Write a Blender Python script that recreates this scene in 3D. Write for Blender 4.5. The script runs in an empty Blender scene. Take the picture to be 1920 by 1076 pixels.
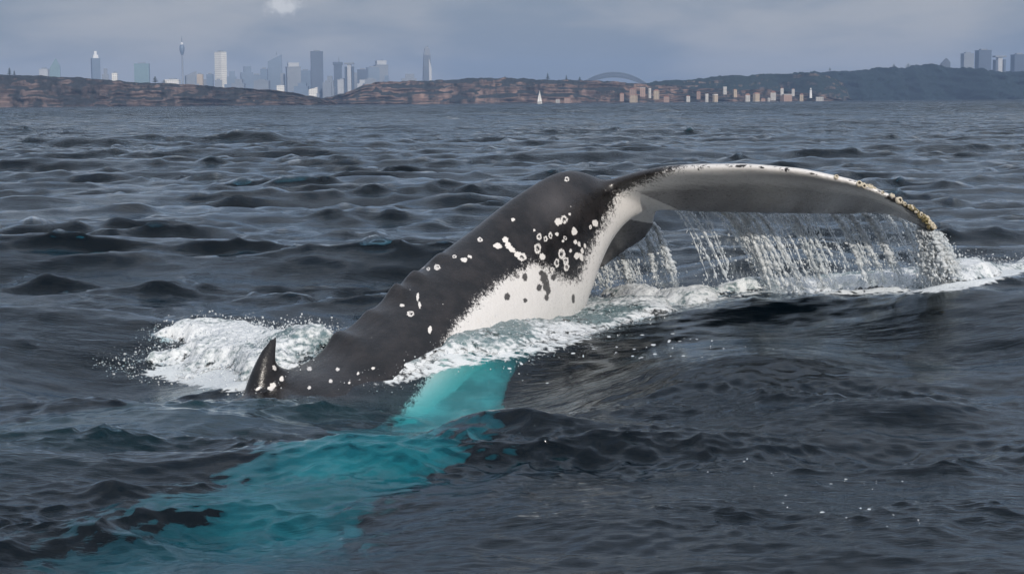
import bpy, bmesh, math, random
import numpy as np
from mathutils import Vector, Matrix
from mathutils.bvhtree import BVHTree

random.seed(7)
RNG = np.random.default_rng(7)
S = bpy.context.scene
COL = S.collection
R = math.radians

# ------------------------------------------------------------------ camera
CAM_H = 1.65
FPX = 3200.0                                  # focal length in photograph pixels (1920 wide)
HORIZON = 193.0                               # horizon height in the photograph at mid-frame
PITCH = math.atan((538 - HORIZON) / FPX)      # looking slightly down
ROLL = R(0.42)
cam_d = bpy.data.cameras.new('camera')
cam = bpy.data.objects.new('camera', cam_d)
COL.objects.link(cam)
cam_d.sensor_width = 36.0
cam_d.lens = 36.0 * FPX / 1920.0
cam_d.clip_start = 0.1
cam_d.clip_end = 60000
cam.matrix_world = Matrix.Translation((0, 0, CAM_H)) @ Matrix.Rotation(R(90) - PITCH, 4, 'X') @ Matrix.Rotation(-ROLL, 4, 'Z')
S.camera = cam
CM = np.array(cam.matrix_world.to_3x3())

# ------------------------------------------------------------------ sky and sun
SUN_DIR = np.array([0.24, -0.86, 0.43]); SUN_DIR /= np.linalg.norm(SUN_DIR)
SUN_EL = math.asin(SUN_DIR[2])
SUN_ROT = math.atan2(SUN_DIR[0], SUN_DIR[1])
world = bpy.data.worlds.new('World')
S.world = world
world.use_nodes = True
wt = world.node_tree
wt.nodes.clear()


class NT:
    """small helper for building node trees"""
    def __init__(self, tree):
        self.t = tree

    def n(self, typ, **kw):
        nd = self.t.nodes.new(typ)
        for k, v in kw.items():
            if k.startswith('i_'):
                key = k[2:].replace('_', ' ')
                nd.inputs[key].default_value = v
            else:
                setattr(nd, k, v)
        return nd

    def l(self, a, b):
        self.t.links.new(a, b)

    def val(self, sock, v):
        if hasattr(v, 'default_value') or isinstance(v, bpy.types.NodeSocket):
            self.t.links.new(v, sock)
        else:
            sock.default_value = v

    def math(self, op, a, b=0.0, clamp=False):
        nd = self.t.nodes.new('ShaderNodeMath')
        nd.operation = op
        nd.use_clamp = clamp
        self.val(nd.inputs[0], a)
        self.val(nd.inputs[1], b)
        return nd.outputs[0]

    def vmath(self, op, a, b=(0, 0, 0)):
        nd = self.t.nodes.new('ShaderNodeVectorMath')
        nd.operation = op
        self.val(nd.inputs[0], a)
        self.val(nd.inputs[1], b)
        return nd

    def ramp(self, f, a, b, c0=0.0, c1=1.0, smooth=True):
        nd = self.t.nodes.new('ShaderNodeMapRange')
        nd.interpolation_type = 'SMOOTHSTEP' if smooth else 'LINEAR'
        self.val(nd.inputs['Value'], f)
        nd.inputs['From Min'].default_value = a
        nd.inputs['From Max'].default_value = b
        nd.inputs['To Min'].default_value = c0
        nd.inputs['To Max'].default_value = c1
        return nd.outputs['Result']

    def mix(self, f, a, b, blend='MIX'):
        nd = self.t.nodes.new('ShaderNodeMix')
        nd.data_type = 'RGBA'
        nd.blend_type = blend
        self.val(nd.inputs[0], f)
        self.val(nd.inputs[6], a)
        self.val(nd.inputs[7], b)
        return nd.outputs[2]

    def noise(self, vec, scale, detail=3.0, rough=0.55, dist=0.0):
        nd = self.t.nodes.new('ShaderNodeTexNoise')
        nd.inputs['Scale'].default_value = scale
        nd.inputs['Detail'].default_value = detail
        nd.inputs['Roughness'].default_value = rough
        nd.inputs['Distortion'].default_value = dist
        if vec is not None:
            self.t.links.new(vec, nd.inputs['Vector'])
        return nd.outputs['Fac']

    def mapping(self, vec, loc=(0, 0, 0), rot=(0, 0, 0), scale=(1, 1, 1)):
        nd = self.t.nodes.new('ShaderNodeMapping')
        self.t.links.new(vec, nd.inputs['Vector'])
        nd.inputs['Location'].default_value = loc
        nd.inputs['Rotation'].default_value = rot
        nd.inputs['Scale'].default_value = scale
        return nd.outputs['Vector']

    def attr(self, name):
        nd = self.t.nodes.new('ShaderNodeAttribute')
        nd.attribute_name = name
        return nd.outputs['Fac']


def rgba(c):
    return (c[0], c[1], c[2], 1.0)


w = NT(wt)
tc = w.n('ShaderNodeTexCoord')
sky = w.n('ShaderNodeTexSky', sky_type='NISHITA', sun_disc=False)
sky.sun_elevation = SUN_EL
sky.sun_rotation = SUN_ROT
sky.altitude = 10
sky.air_density = 1.0
sky.dust_density = 2.0
bg_sky = w.n('ShaderNodeBackground', i_Strength=0.08)
w.l(sky.outputs[0], bg_sky.inputs['Color'])
# a broken grey cloud deck over that sky
dirv = tc.outputs['Generated']
cl_a = w.noise(w.mapping(dirv, (3.1, 0.4, 0), (0, 0, 0), (5.0, 5.0, 13.0)), 1.0, 4, 0.5, 0.4)
cl_b = w.noise(w.mapping(dirv, (0.3, 1.7, 0.2), (0, 0, 0), (16.0, 16.0, 60.0)), 1.0, 4, 0.55, 0.3)
cmix = w.math('ADD', w.math('MULTIPLY', cl_a, 0.7), w.math('MULTIPLY', cl_b, 0.3))
cl_col = w.mix(w.ramp(cmix, 0.40, 0.62), rgba((0.232, 0.280, 0.362)), rgba((0.430, 0.440, 0.472)))
# one small white puff, high on the left
pd = np.array([0.0, 0.0, 0.0])
pd = CM @ np.array([(527 - 960) / FPX, (538 - 14) / FPX, -1.0]); pd /= np.linalg.norm(pd)
dv = w.vmath('SUBTRACT', dirv, tuple(pd)).outputs[0]
dv = w.vmath('MULTIPLY', dv, (0.8, 1.0, 1.7)).outputs[0]
dl = w.vmath('LENGTH', dv).outputs['Value']
pn = w.noise(w.mapping(dirv, (0, 0, 0), (0, 0, 0), (140.0, 140.0, 160.0)), 1.0, 4, 0.6)
puff = w.ramp(w.math('ADD', dl, w.math('MULTIPLY', w.math('SUBTRACT', pn, 0.5), 0.022)), 0.011, 0.002)
cl_col = w.mix(w.math('MULTIPLY', puff, 0.75), cl_col, rgba((0.80, 0.80, 0.82)))
bg_cloud = w.n('ShaderNodeBackground')
w.l(cl_col, bg_cloud.inputs['Color'])
sz = w.n('ShaderNodeSeparateXYZ'); w.l(dirv, sz.inputs[0])
# an even cloud layer is a little brighter overhead than at its far rim
w.l(w.math('ADD', 0.97, w.math('MULTIPLY', w.math('MAXIMUM', sz.outputs[2], 0.0), 0.9)), bg_cloud.inputs['Strength'])
wm = w.n('ShaderNodeMixShader')
wm.inputs[0].default_value = 0.88
w.l(bg_sky.outputs[0], wm.inputs[1])
w.l(bg_cloud.outputs[0], wm.inputs[2])
wo = w.n('ShaderNodeOutputWorld')
w.l(wm.outputs[0], wo.inputs['Surface'])

sun_d = bpy.data.lights.new('sun', 'SUN')
sun_d.energy = 3.2
sun_d.angle = R(0.6)
sun_d.color = (1.0, 0.93, 0.84)
sun = bpy.data.objects.new('sun', sun_d)
COL.objects.link(sun)
sun.rotation_euler = Vector(SUN_DIR).to_track_quat('Z', 'Y').to_euler()
sun.location = (60, -50, 66)

S.view_settings.view_transform = 'Standard'
S.view_settings.look = 'None'
S.view_settings.exposure = 0.0
S.view_settings.gamma = 1.0
S.view_settings.use_curve_mapping = False
S.render.engine = 'CYCLES'
cy = S.cycles
cy.max_bounces = 10
cy.diffuse_bounces = 2
cy.glossy_bounces = 3
cy.transmission_bounces = 4
cy.transparent_max_bounces = 24
cy.volume_bounces = 0
cy.use_denoising = True
cy.sample_clamp_indirect = 4.0
cy.caustics_reflective = False
cy.caustics_refractive = False

# ------------------------------------------------------------------ geometry helpers


def ray(px, py):
    d = CM @ np.array([(px - 960) / FPX, (538 - py) / FPX, -1.0])
    return d


def at_depth(px, py, Y):
    d = ray(px, py)
    return np.array([0, 0, CAM_H]) + d * (Y / d[1])


def at_height(px, py, z):
    d = ray(px, py)
    return np.array([0, 0, CAM_H]) + d * ((z - CAM_H) / d[2])


def project(P):
    q = (P - np.array([0, 0, CAM_H])) @ CM
    zz = np.minimum(q[..., 2], -1e-3)
    return 960 + FPX * q[..., 0] / -zz, 538 - FPX * q[..., 1] / -zz


def mesh_np(name, verts, faces, smooth=True):
    """faces: (n,3) or (n,4) int array"""
    verts = np.asarray(verts, dtype=np.float32)
    faces = np.asarray(faces, dtype=np.int32)
    me = bpy.data.meshes.new(name)
    n, k = faces.shape
    me.vertices.add(len(verts))
    me.vertices.foreach_set('co', verts.ravel())
    me.loops.add(n * k)
    me.loops.foreach_set('vertex_index', faces.ravel())
    me.polygons.add(n)
    me.polygons.foreach_set('loop_start', np.arange(0, n * k, k, dtype=np.int32))
    me.polygons.foreach_set('loop_total', np.full(n, k, dtype=np.int32))
    me.polygons.foreach_set('use_smooth', np.full(n, smooth, dtype=bool))
    me.update(calc_edges=True)
    return me


def put(name, me, mat=None, parent=None):
    o = bpy.data.objects.new(name, me)
    if mat is not None:
        me.materials.append(mat)
    COL.objects.link(o)
    if parent is not None:
        o.parent = parent
    return o


def fattr(me, name, vals):
    a = me.attributes.new(name, 'FLOAT', 'POINT')
    a.data.foreach_set('value', np.asarray(vals, dtype=np.float32))


def tag(o, label=None, cat=None, group=None, kind=None):
    if label: o['label'] = label
    if cat: o['category'] = cat
    if group: o['group'] = group
    if kind: o['kind'] = kind
    return o


def empty(name, loc, rotz=0.0):
    o = bpy.data.objects.new(name, None)
    o.empty_display_size = 0.2
    COL.objects.link(o)
    o.location = loc
    o.rotation_euler = (0, 0, rotz)
    return o


def hash2(i, j, k=0):
    h = np.sin(i * 127.1 + j * 311.7 + k * 74.7) * 43758.5453
    return h - np.floor(h)


def worley(x, y, seed=0):
    """distance to the nearest and second feature point, unit cells"""
    xi = np.floor(x); yi = np.floor(y)
    f1 = np.full(x.shape, 9.0); f2 = np.full(x.shape, 9.0)
    for di in (-1, 0, 1):
        for dj in (-1, 0, 1):
            cx = xi + di; cy_ = yi + dj
            px = cx + hash2(cx, cy_, seed + 1); py = cy_ + hash2(cx, cy_, seed + 2)
            d = np.hypot(x - px, y - py)
            m = d < f1
            f2 = np.where(m, f1, np.minimum(f2, d))
            f1 = np.where(m, d, f1)
    return f1, f2


def vnoise(x, y, seed=0):
    xi = np.floor(x); yi = np.floor(y)
    fx = x - xi; fy = y - yi
    fx = fx * fx * (3 - 2 * fx); fy = fy * fy * (3 - 2 * fy)
    a = hash2(xi, yi, seed); b = hash2(xi + 1, yi, seed)
    c = hash2(xi, yi + 1, seed); d = hash2(xi + 1, yi + 1, seed)
    return (a * (1 - fx) + b * fx) * (1 - fy) + (c * (1 - fx) + d * fx) * fy


def fbm(x, y, seed=0, octv=4):
    s = 0; a = 0.5; t = 0
    for o in range(octv):
        s = s + a * vnoise(x * 2 ** o, y * 2 ** o, seed + o * 7)
        t += a; a *= 0.5
    return s / t


def poly_sdf(px, py, poly):
    """signed distance to polygon, positive inside"""
    poly = np.asarray(poly, dtype=float)
    d = np.full(px.shape, 1e9)
    inside = np.zeros(px.shape, dtype=bool)
    n = len(poly)
    for i in range(n):
        ax, ay = poly[i]; bx, by = poly[(i + 1) % n]
        ex, ey = bx - ax, by - ay
        wx, wy = px - ax, py - ay
        t = np.clip((wx * ex + wy * ey) / (ex * ex + ey * ey + 1e-9), 0, 1)
        d = np.minimum(d, np.hypot(wx - ex * t, wy - ey * t))
        c = ((ay > py) != (by > py)) & (px < (bx - ax) * (py - ay) / (by - ay + 1e-12) + ax)
        inside ^= c
    return np.where(inside, d, -d)


# ------------------------------------------------------------------ materials
def new_mat(name):
    m = bpy.data.materials.new(name)
    m.use_nodes = True
    m.node_tree.nodes.clear()
    return m, NT(m.node_tree)


def finish(t, shader, volume=None):
    o = t.n('ShaderNodeOutputMaterial')
    t.l(shader, o.inputs['Surface'])
    if volume is not None:
        t.l(volume, o.inputs['Volume'])


def principled(t, color, rough=0.5, spec=0.5, normal=None, coat=0.0):
    p = t.n('ShaderNodeBsdfPrincipled')
    t.val(p.inputs['Base Color'], color if isinstance(color, bpy.types.NodeSocket) else rgba(color))
    t.val(p.inputs['Roughness'], rough)
    p.inputs['Specular IOR Level'].default_value = spec
    p.inputs['Coat Weight'].default_value = coat
    p.inputs['Coat Roughness'].default_value = 0.10
    if normal is not None:
        t.l(normal, p.inputs['Normal'])
        if coat: t.l(normal, p.inputs['Coat Normal'])
    return p.outputs[0]


def bump(t, height, strength, dist, normal=None):
    b = t.n('ShaderNodeBump')
    b.inputs['Strength'].default_value = strength
    b.inputs['Distance'].default_value = dist
    t.l(height, b.inputs['Height'])
    if normal is not None:
        t.l(normal, b.inputs['Normal'])
    return b.outputs[0]


def mat_water():
    m, t = new_mat('sea_water')
    tc = t.n('ShaderNodeTexCoord')
    co = tc.outputs['Object']
    # fine wind ripples, long along the crests
    r1 = t.noise(t.mapping(co, (0, 0, 0), (0, 0, R(9)), (3.0, 13.0, 3.0)), 1.0, 4, 0.6, 0.9)
    r2 = t.noise(t.mapping(co, (0, 0, 0), (0, 0, R(-12)), (8.0, 34.0, 8.0)), 1.0, 3, 0.55, 0.4)
    r3 = t.noise(t.mapping(co, (0, 0, 0), (0, 0, R(6)), (0.8, 1.5, 0.8)), 1.0, 4, 0.6, 0.5)
    calm = t.ramp(t.noise(t.mapping(co, (4, 2, 0), (0, 0, R(10)), (0.35, 0.8, 0.5)), 1.0, 2), 0.40, 0.66, 0.30, 1.0)
    h = t.math('ADD', t.math('MULTIPLY', r1, 0.011), t.math('MULTIPLY', r2, 0.0036))
    h = t.math('MULTIPLY', h, calm)
    far = t.ramp(t.vmath('LENGTH', co).outputs['Value'], 25, 120)
    h = t.math('ADD', h, t.math('MULTIPLY', t.math('MULTIPLY', r3, 0.17), far))
    r4 = t.noise(t.mapping(co, (0, 0, 0), (0, 0, R(5)), (0.13, 0.34, 0.2)), 1.0, 4, 0.6, 0.6)
    far2 = t.ramp(t.vmath('LENGTH', co).outputs['Value'], 70, 350)
    h = t.math('ADD', h, t.math('MULTIPLY', t.math('MULTIPLY', r4, 1.3), far2))
    nrm = bump(t, h, 1.0, 1.0)
    geo = t.n('ShaderNodeNewGeometry')
    fr = t.n('ShaderNodeFresnel', i_IOR=1.333)
    t.l(nrm, fr.inputs['Normal'])
    front = t.math('SUBTRACT', 1.0, geo.outputs['Backfacing'])
    fac = t.math('MULTIPLY', fr.outputs[0], front)
    gl = t.n('ShaderNodeBsdfGlossy', distribution='GGX')
    gl.inputs['Roughness'].default_value = 0.05
    gl.inputs['Color'].default_value = (0.86, 0.94, 1.0, 1)
    t.l(nrm, gl.inputs['Normal'])
    tr = t.n('ShaderNodeBsdfTransparent')
    tr.inputs['Color'].default_value = (0.97, 0.99, 1.0, 1)
    df = t.n('ShaderNodeBsdfDiffuse')
    df.inputs['Color'].default_value = (0.006, 0.026, 0.046, 1)
    rf = t.n('ShaderNodeBsdfRefraction', i_IOR=1.333)
    rf.inputs['Roughness'].default_value = 0.0
    rf.inputs['Color'].default_value = (0.96, 0.98, 1.0, 1)
    t.l(nrm, rf.inputs['Normal'])
    side = t.n('ShaderNodeMixShader')            # entering light bends; light leaving the water goes straight on
    t.l(geo.outputs['Backfacing'], side.inputs[0])
    t.l(rf.outputs[0], side.inputs[1])
    t.l(tr.outputs[0], side.inputs[2])
    under = t.n('ShaderNodeMixShader')
    under.inputs[0].default_value = 0.10
    t.l(side.outputs[0], under.inputs[1])
    t.l(df.outputs[0], under.inputs[2])
    body = t.n('ShaderNodeMixShader')
    t.l(fac, body.inputs[0])
    t.l(under.outputs[0], body.inputs[1])
    t.l(gl.outputs[0], body.inputs[2])
    # foam lying on the water: lacy streaks where the foam attribute asks for it
    fa = t.attr('foam')
    v = t.n('ShaderNodeTexVoronoi', feature='DISTANCE_TO_EDGE')
    v.inputs['Scale'].default_value = 1.0
    dis = t.noise(t.mapping(co, (0, 0, 0), (0, 0, 0), (9, 9, 9)), 1.0, 3, 0.6)
    wv = t.vmath('ADD', t.mapping(co, (0, 0, 0), (0, 0, R(15)), (10, 14, 10)), (0, 0, 0)).outputs[0]
    wv2 = t.vmath('ADD', wv, t.n('ShaderNodeCombineXYZ').outputs[0])
    comb = wv2.inputs[1].links[0].from_node
    t.val(comb.inputs[0], t.math('MULTIPLY', dis, 1.6)); t.val(comb.inputs[1], t.math('MULTIPLY', dis, -1.3))
    t.l(wv2.outputs[0], v.inputs['Vector'])
    lace = t.ramp(v.outputs['Distance'], 0.0, 0.42, 1.0, 0.0)
    fn = t.noise(t.mapping(co, (7, 3, 0), (0, 0, R(8)), (8, 15, 10)), 1.0, 5, 0.65)
    patt = t.math('ADD', t.math('MULTIPLY', lace, 0.28), t.math('MULTIPLY', fn, 0.92))
    foam = t.ramp(t.math('ADD', fa, patt), 1.05, 1.30)
    fsh = principled(t, (0.72, 0.76, 0.78), 0.7, 0.3, bump(t, t.noise(co, 60, 4), 0.6, 0.02))
    fin = t.n('ShaderNodeMixShader')
    t.l(foam, fin.inputs[0])
    t.l(body.outputs[0], fin.inputs[1])
    t.l(fsh, fin.inputs[2])
    va = t.n('ShaderNodeVolumeAbsorption')
    va.inputs['Color'].default_value = (0.0, 0.76, 0.79, 1)
    va.inputs['Density'].default_value = 3.9
    finish(t, fin.outputs[0], va.outputs[0])
    return m


def mat_whitewater():
    m, t = new_mat('whitewater')
    tc = t.n('ShaderNodeTexCoord'); co = tc.outputs['Object']
    n1 = t.noise(co, 26, 5, 0.65)
    n2 = t.noise(co, 70, 4, 0.6)
    fa = t.attr('foam')
    n0 = t.noise(co, 7, 4, 0.6)
    cv = t.math('ADD', t.math('MULTIPLY', t.math('SUBTRACT', n1, 0.5), 1.7), t.math('MULTIPLY', t.math('SUBTRACT', n0, 0.5), 1.6))
    cov = t.ramp(t.math('ADD', fa, cv), 0.32, 0.66)
    vb = t.n('ShaderNodeTexVoronoi', feature='SMOOTH_F1'); vb.inputs['Scale'].default_value = 24.0
    t.l(t.mapping(co, (0, 0, 0), (0, 0, 0.3), (.8, 1.2, 1.4)), vb.inputs['Vector'])
    mot = t.math('ADD', t.math('MULTIPLY', t.math('SUBTRACT', n1, 0.5), 1.5), t.math('MULTIPLY', t.math('SUBTRACT', 0.42, vb.outputs['Distance']), 0.9))
    white = t.ramp(t.math('ADD', t.attr('aer'), mot), 0.22, 0.85)
    nr = bump(t, t.math('ADD', t.math('MULTIPLY', n1, 0.6), t.math('MULTIPLY', n2, 0.4)), 0.9, 0.03)
    fo = principled(t, (0.80, 0.83, 0.85), 0.45, 0.5, nr)
    # aerated, half clear water between the bubbles
    gl = t.n('ShaderNodeBsdfGlossy'); gl.inputs['Roughness'].default_value = 0.08
    t.l(nr, gl.inputs['Normal'])
    df = t.n('ShaderNodeBsdfDiffuse'); df.inputs['Color'].default_value = (0.20, 0.30, 0.32, 1)
    tr = t.n('ShaderNodeBsdfTransparent')
    fr = t.n('ShaderNodeFresnel', i_IOR=1.33); t.l(nr, fr.inputs['Normal'])
    a = t.n('ShaderNodeMixShader'); a.inputs[0].default_value = 0.6
    t.l(tr.outputs[0], a.inputs[1]); t.l(df.outputs[0], a.inputs[2])
    b = t.n('ShaderNodeMixShader')
    t.l(t.math('MULTIPLY', fr.outputs[0], 0.8, True), b.inputs[0])
    t.l(a.outputs[0], b.inputs[1]); t.l(gl.outputs[0], b.inputs[2])
    c = t.n('ShaderNodeMixShader')
    t.l(white, c.inputs[0]); t.l(b.outputs[0], c.inputs[1]); t.l(fo, c.inputs[2])
    tr2 = t.n('ShaderNodeBsdfTransparent')
    d = t.n('ShaderNodeMixShader')
    t.l(cov, d.inputs[0]); t.l(tr2.outputs[0], d.inputs[1]); t.l(c.outputs[0], d.inputs[2])
    finish(t, d.outputs[0])
    return m


def mat_spray():
    m, t = new_mat('spray')
    tc = t.n('ShaderNodeTexCoord')
    n = t.noise(tc.outputs['Object'], 30, 3)
    p0 = principled(t, (0.86, 0.89, 0.91), 0.15, 0.6)
    tl = t.n('ShaderNodeBsdfTranslucent'); tl.inputs['Color'].default_value = (0.90, 0.93, 0.95, 1)
    pm = t.n('ShaderNodeMixShader'); pm.inputs[0].default_value = 0.4
    t.l(p0, pm.inputs[1]); t.l(tl.outputs[0], pm.inputs[2])
    p = pm.outputs[0]
    tr = t.n('ShaderNodeBsdfTransparent')
    tr.inputs['Color'].default_value = (0.93, 0.96, 0.97, 1)
    mx = t.n('ShaderNodeMixShader')
    t.l(t.ramp(n, 0.35, 0.65, 0.60, 0.98), mx.inputs[0])
    t.l(tr.outputs[0], mx.inputs[1]); t.l(p, mx.inputs[2])
    finish(t, mx.outputs[0])
    return m


def mat_film():
    m, t = new_mat('water_film')
    tc = t.n('ShaderNodeTexCoord'); co = tc.outputs['Object']
    fa = t.attr('foam')
    n = t.noise(t.mapping(co, (0, 0, 0), (0, R(28), 0), (34, 34, 8)), 1.0, 5, 0.65, 0.8)
    cov = t.ramp(t.math('ADD', fa, t.math('MULTIPLY', t.math('SUBTRACT', n, 0.5), 2.4)), 0.45, 1.05, 0.02, 0.42)
    nr = bump(t, n, 0.8, 0.03)
    p0 = principled(t, (0.70, 0.77, 0.80), 0.12, 0.8, nr)
    tl = t.n('ShaderNodeBsdfTranslucent'); tl.inputs['Color'].default_value = (0.75, 0.82, 0.85, 1)
    pm = t.n('ShaderNodeMixShader'); pm.inputs[0].default_value = 0.4
    t.l(p0, pm.inputs[1]); t.l(tl.outputs[0], pm.inputs[2])
    p = pm.outputs[0]
    tr = t.n('ShaderNodeBsdfTransparent')
    mx = t.n('ShaderNodeMixShader')
    t.l(cov, mx.inputs[0]); t.l(tr.outputs[0], mx.inputs[1]); t.l(p, mx.inputs[2])
    finish(t, mx.outputs[0])
    return m


def mat_whale():
    m, t = new_mat('whale_skin')
    tc = t.n('ShaderNodeTexCoord'); co = tc.outputs['Object']
    n_f = t.noise(co, 34, 6, 0.72, 1.0)
    n_m = t.noise(co, 9, 5, 0.6)
    n_s = t.noise(t.mapping(co, (0, 0, 0), (0, R(25), R(-40)), (14, 14, 60)), 1.0, 4, 0.6)
    # dark skin, faintly mottled
    dark = t.mix(t.ramp(n_m, 0.35, 0.7), rgba((0.006, 0.0055, 0.006)), rgba((0.020, 0.017, 0.0172)))
    dark = t.mix(t.ramp(n_s, 0.60, 0.80, 0, 0.35), dark, rgba((0.05, 0.047, 0.047)))
    dark = t.mix(t.ramp(t.attr('soft'), 0.0, 1.0), dark, rgba((0.15, 0.142, 0.148)))  # far lobe's grey, and the hump's sheen laid on as colour
    # white patch with a ragged border
    wf = t.math('ADD', t.attr('white'), t.math('MULTIPLY', t.math('SUBTRACT', n_f, 0.5), 2.2))
    wf = t.math('ADD', wf, t.math('MULTIPLY', t.math('SUBTRACT', t.noise(co, 110, 3, 0.6), 0.5), 1.3))
    wf = t.math('ADD', wf, t.math('MULTIPLY', t.math('SUBTRACT', n_m, 0.5), 0.7))
    wmask = t.ramp(wf, -0.16, 0.30)
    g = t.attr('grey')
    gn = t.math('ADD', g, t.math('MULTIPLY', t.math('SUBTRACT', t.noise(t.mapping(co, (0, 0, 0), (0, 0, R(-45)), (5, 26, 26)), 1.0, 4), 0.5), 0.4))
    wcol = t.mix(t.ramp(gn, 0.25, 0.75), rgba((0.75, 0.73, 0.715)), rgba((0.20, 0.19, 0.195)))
    wcol = t.mix(t.ramp(n_m, 0.62, 0.8, 0, 0.3), wcol, rgba((0.62, 0.55, 0.50)))
    colr = t.mix(wmask, dark, wcol)
    # round scars: plain white ones, ringed ones and dark ones in the white
    jit = t.math('MULTIPLY', t.math('SUBTRACT', t.noise(co, 55, 5, 0.7), 0.5), 1.5)
    sp = t.ramp(t.math('ADD', t.attr('spot'), jit), 0.02, 0.16)
    core = t.ramp(t.math('ADD', t.attr('ring'), t.math('MULTIPLY', jit, 1.0)), 0.42, 0.56)
    core = t.math('MULTIPLY', core, t.ramp(n_f, 0.38, 0.5))
    spm = t.math('MULTIPLY', sp, t.math('SUBTRACT', 1.0, core))
    colr = t.mix(spm, colr, rgba((0.78, 0.75, 0.72)))
    dk = t.ramp(t.math('ADD', t.attr('dark'), jit), 0.05, 0.25)
    colr = t.mix(t.math('MULTIPLY', dk, 0.92), colr, rgba((0.03, 0.027, 0.028)))
    # fine white flecks on the dark skin
    v = t.n('ShaderNodeTexVoronoi'); v.inputs['Scale'].default_value = 9.0
    t.l(co, v.inputs['Vector'])
    fl = t.math('MULTIPLY', t.ramp(v.outputs['Distance'], 0.06, 0.03), t.ramp(v.outputs['Color'], 0.72, 0.73))
    colr = t.mix(t.math('MULTIPLY', fl, t.math('SUBTRACT', 1.0, wmask)), colr, rgba((0.6, 0.58, 0.56)))
    # black flecks along the leading edge of the fluke, growing into a crust at the tip
    ef = t.math('ADD', t.attr('edge'), t.math('MULTIPLY', t.math('SUBTRACT', t.noise(t.mapping(co, (0, 0, 0), (0, 0, R(-44)), (7, 20, 20)), 1.0, 5, 0.7), 0.5), 2.4))
    em = t.ramp(ef, 0.62, 0.72)
    colr = t.mix(em, colr, rgba((0.022, 0.02, 0.02)))
    h = t.math('ADD', t.math('MULTIPLY', n_m, 0.5), t.math('MULTIPLY', t.noise(co, 45, 5, 0.7), 0.28))
    h = t.math('ADD', h, t.math('MULTIPLY', spm, 0.10))
    nr = bump(t, h, 0.5, 0.02)
    rough = t.math('ADD', 0.16, t.math('MULTIPLY', n_f, 0.26))
    finish(t, principled(t, colr, rough, 0.45, nr, 0.30))
    return m


def mat_simple(name, c0, c1, scale=8.0, rough=0.7, spec=0.3, bumpd=0.0):
    m, t = new_mat(name)
    tc = t.n('ShaderNodeTexCoord'); co = tc.outputs['Object']
    n = t.noise(co, scale, 4, 0.6)
    c = t.mix(t.ramp(n, 0.3, 0.7), rgba(c0), rgba(c1))
    finish(t, principled(t, c, rough, spec, bump(t, n, 0.6, bumpd) if bumpd else None))
    return m


def mat_facade(name, wall, glass, fx=0.25, fz=0.28, rough=0.4):
    """storeys and bays of a far tower, too small in the picture to model singly"""
    m, t = new_mat(name)
    tc = t.n('ShaderNodeTexCoord'); co = tc.outputs['Object']
    sx = t.n('ShaderNodeSeparateXYZ'); t.l(co, sx.inputs[0])
    u = t.math('ADD', sx.outputs[0], sx.outputs[1])
    bx = t.math('LESS_THAN', t.math('FRACT', t.math('MULTIPLY', u, fx)), 0.68)
    bz = t.math('LESS_THAN', t.math('FRACT', t.math('MULTIPLY', sx.outputs[2], fz)), 0.6)
    big = t.noise(t.mapping(co, (0, 0, 0), (0, 0, 0), (0.02, 0.02, 0.05)), 1.0, 2)
    base = t.mix(t.ramp(big, 0.35, 0.65, 0.0, 0.35), rgba(wall), rgba(tuple(x * 0.6 for x in wall)))
    c = t.mix(t.math('MULTIPLY', bx, bz), base, rgba(glass))
    finish(t, principled(t, c, rough, 0.5))
    return m


def mat_cliff(name, rock0, rock1, veg_shade, zs=0.05, vegcut=0.55):
    m, t = new_mat(name)
    tc = t.n('ShaderNodeTexCoord'); co = tc.outputs['Object']
    geo = t.n('ShaderNodeNewGeometry')
    sx = t.n('ShaderNodeSeparateXYZ'); t.l(geo.outputs['Normal'], sx.inputs[0])
    big = t.noise(t.mapping(co, (0, 0, 0), (0, 0, 0), (0.011, 0.011, 0.016)), 1.0, 4, 0.6)
    strata = t.noise(t.mapping(co, (0, 0, 0), (0, 0, 0), (0.012, 0.012, 0.28)), 1.0, 4, 0.65)
    mid = t.noise(t.mapping(co, (5, 0, 0), (0, 0, 0), (0.05, 0.05, 0.07)), 1.0, 4, 0.6)
    rock = t.mix(t.ramp(strata, 0.36, 0.64), rgba(rock0), rgba(rock1))
    rock = t.mix(t.ramp(big, 0.55, 0.72, 0, 0.6), rock, rgba(tuple(min(1, x * 1.5) for x in rock1)))
    gul = t.noise(t.mapping(co, (2, 0, 0), (0, 0, 0), (0.034, 0.012, 0.016)), 1.0, 5, 0.62, 0.3)  # dark upright gully bands: scrub, with gully shade put into its colour
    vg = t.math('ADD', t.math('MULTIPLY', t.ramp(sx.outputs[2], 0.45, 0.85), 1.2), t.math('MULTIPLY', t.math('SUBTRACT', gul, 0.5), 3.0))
    vg = t.math('ADD', vg, t.math('MULTIPLY', t.math('SUBTRACT', mid, 0.5), 0.9))
    vg = t.math('ADD', vg, t.math('MULTIPLY', t.math('SUBTRACT', strata, 0.5), 0.7))
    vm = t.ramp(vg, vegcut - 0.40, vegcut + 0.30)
    vcol = t.mix(t.ramp(t.noise(t.mapping(co, (0, 0, 0), (0, 0, 0), (0.12, 0.12, 0.12)), 1.0, 3), 0.35, 0.65), rgba(veg_shade), rgba(tuple(x * 1.9 for x in veg_shade)))
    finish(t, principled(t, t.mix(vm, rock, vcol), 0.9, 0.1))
    return m


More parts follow.
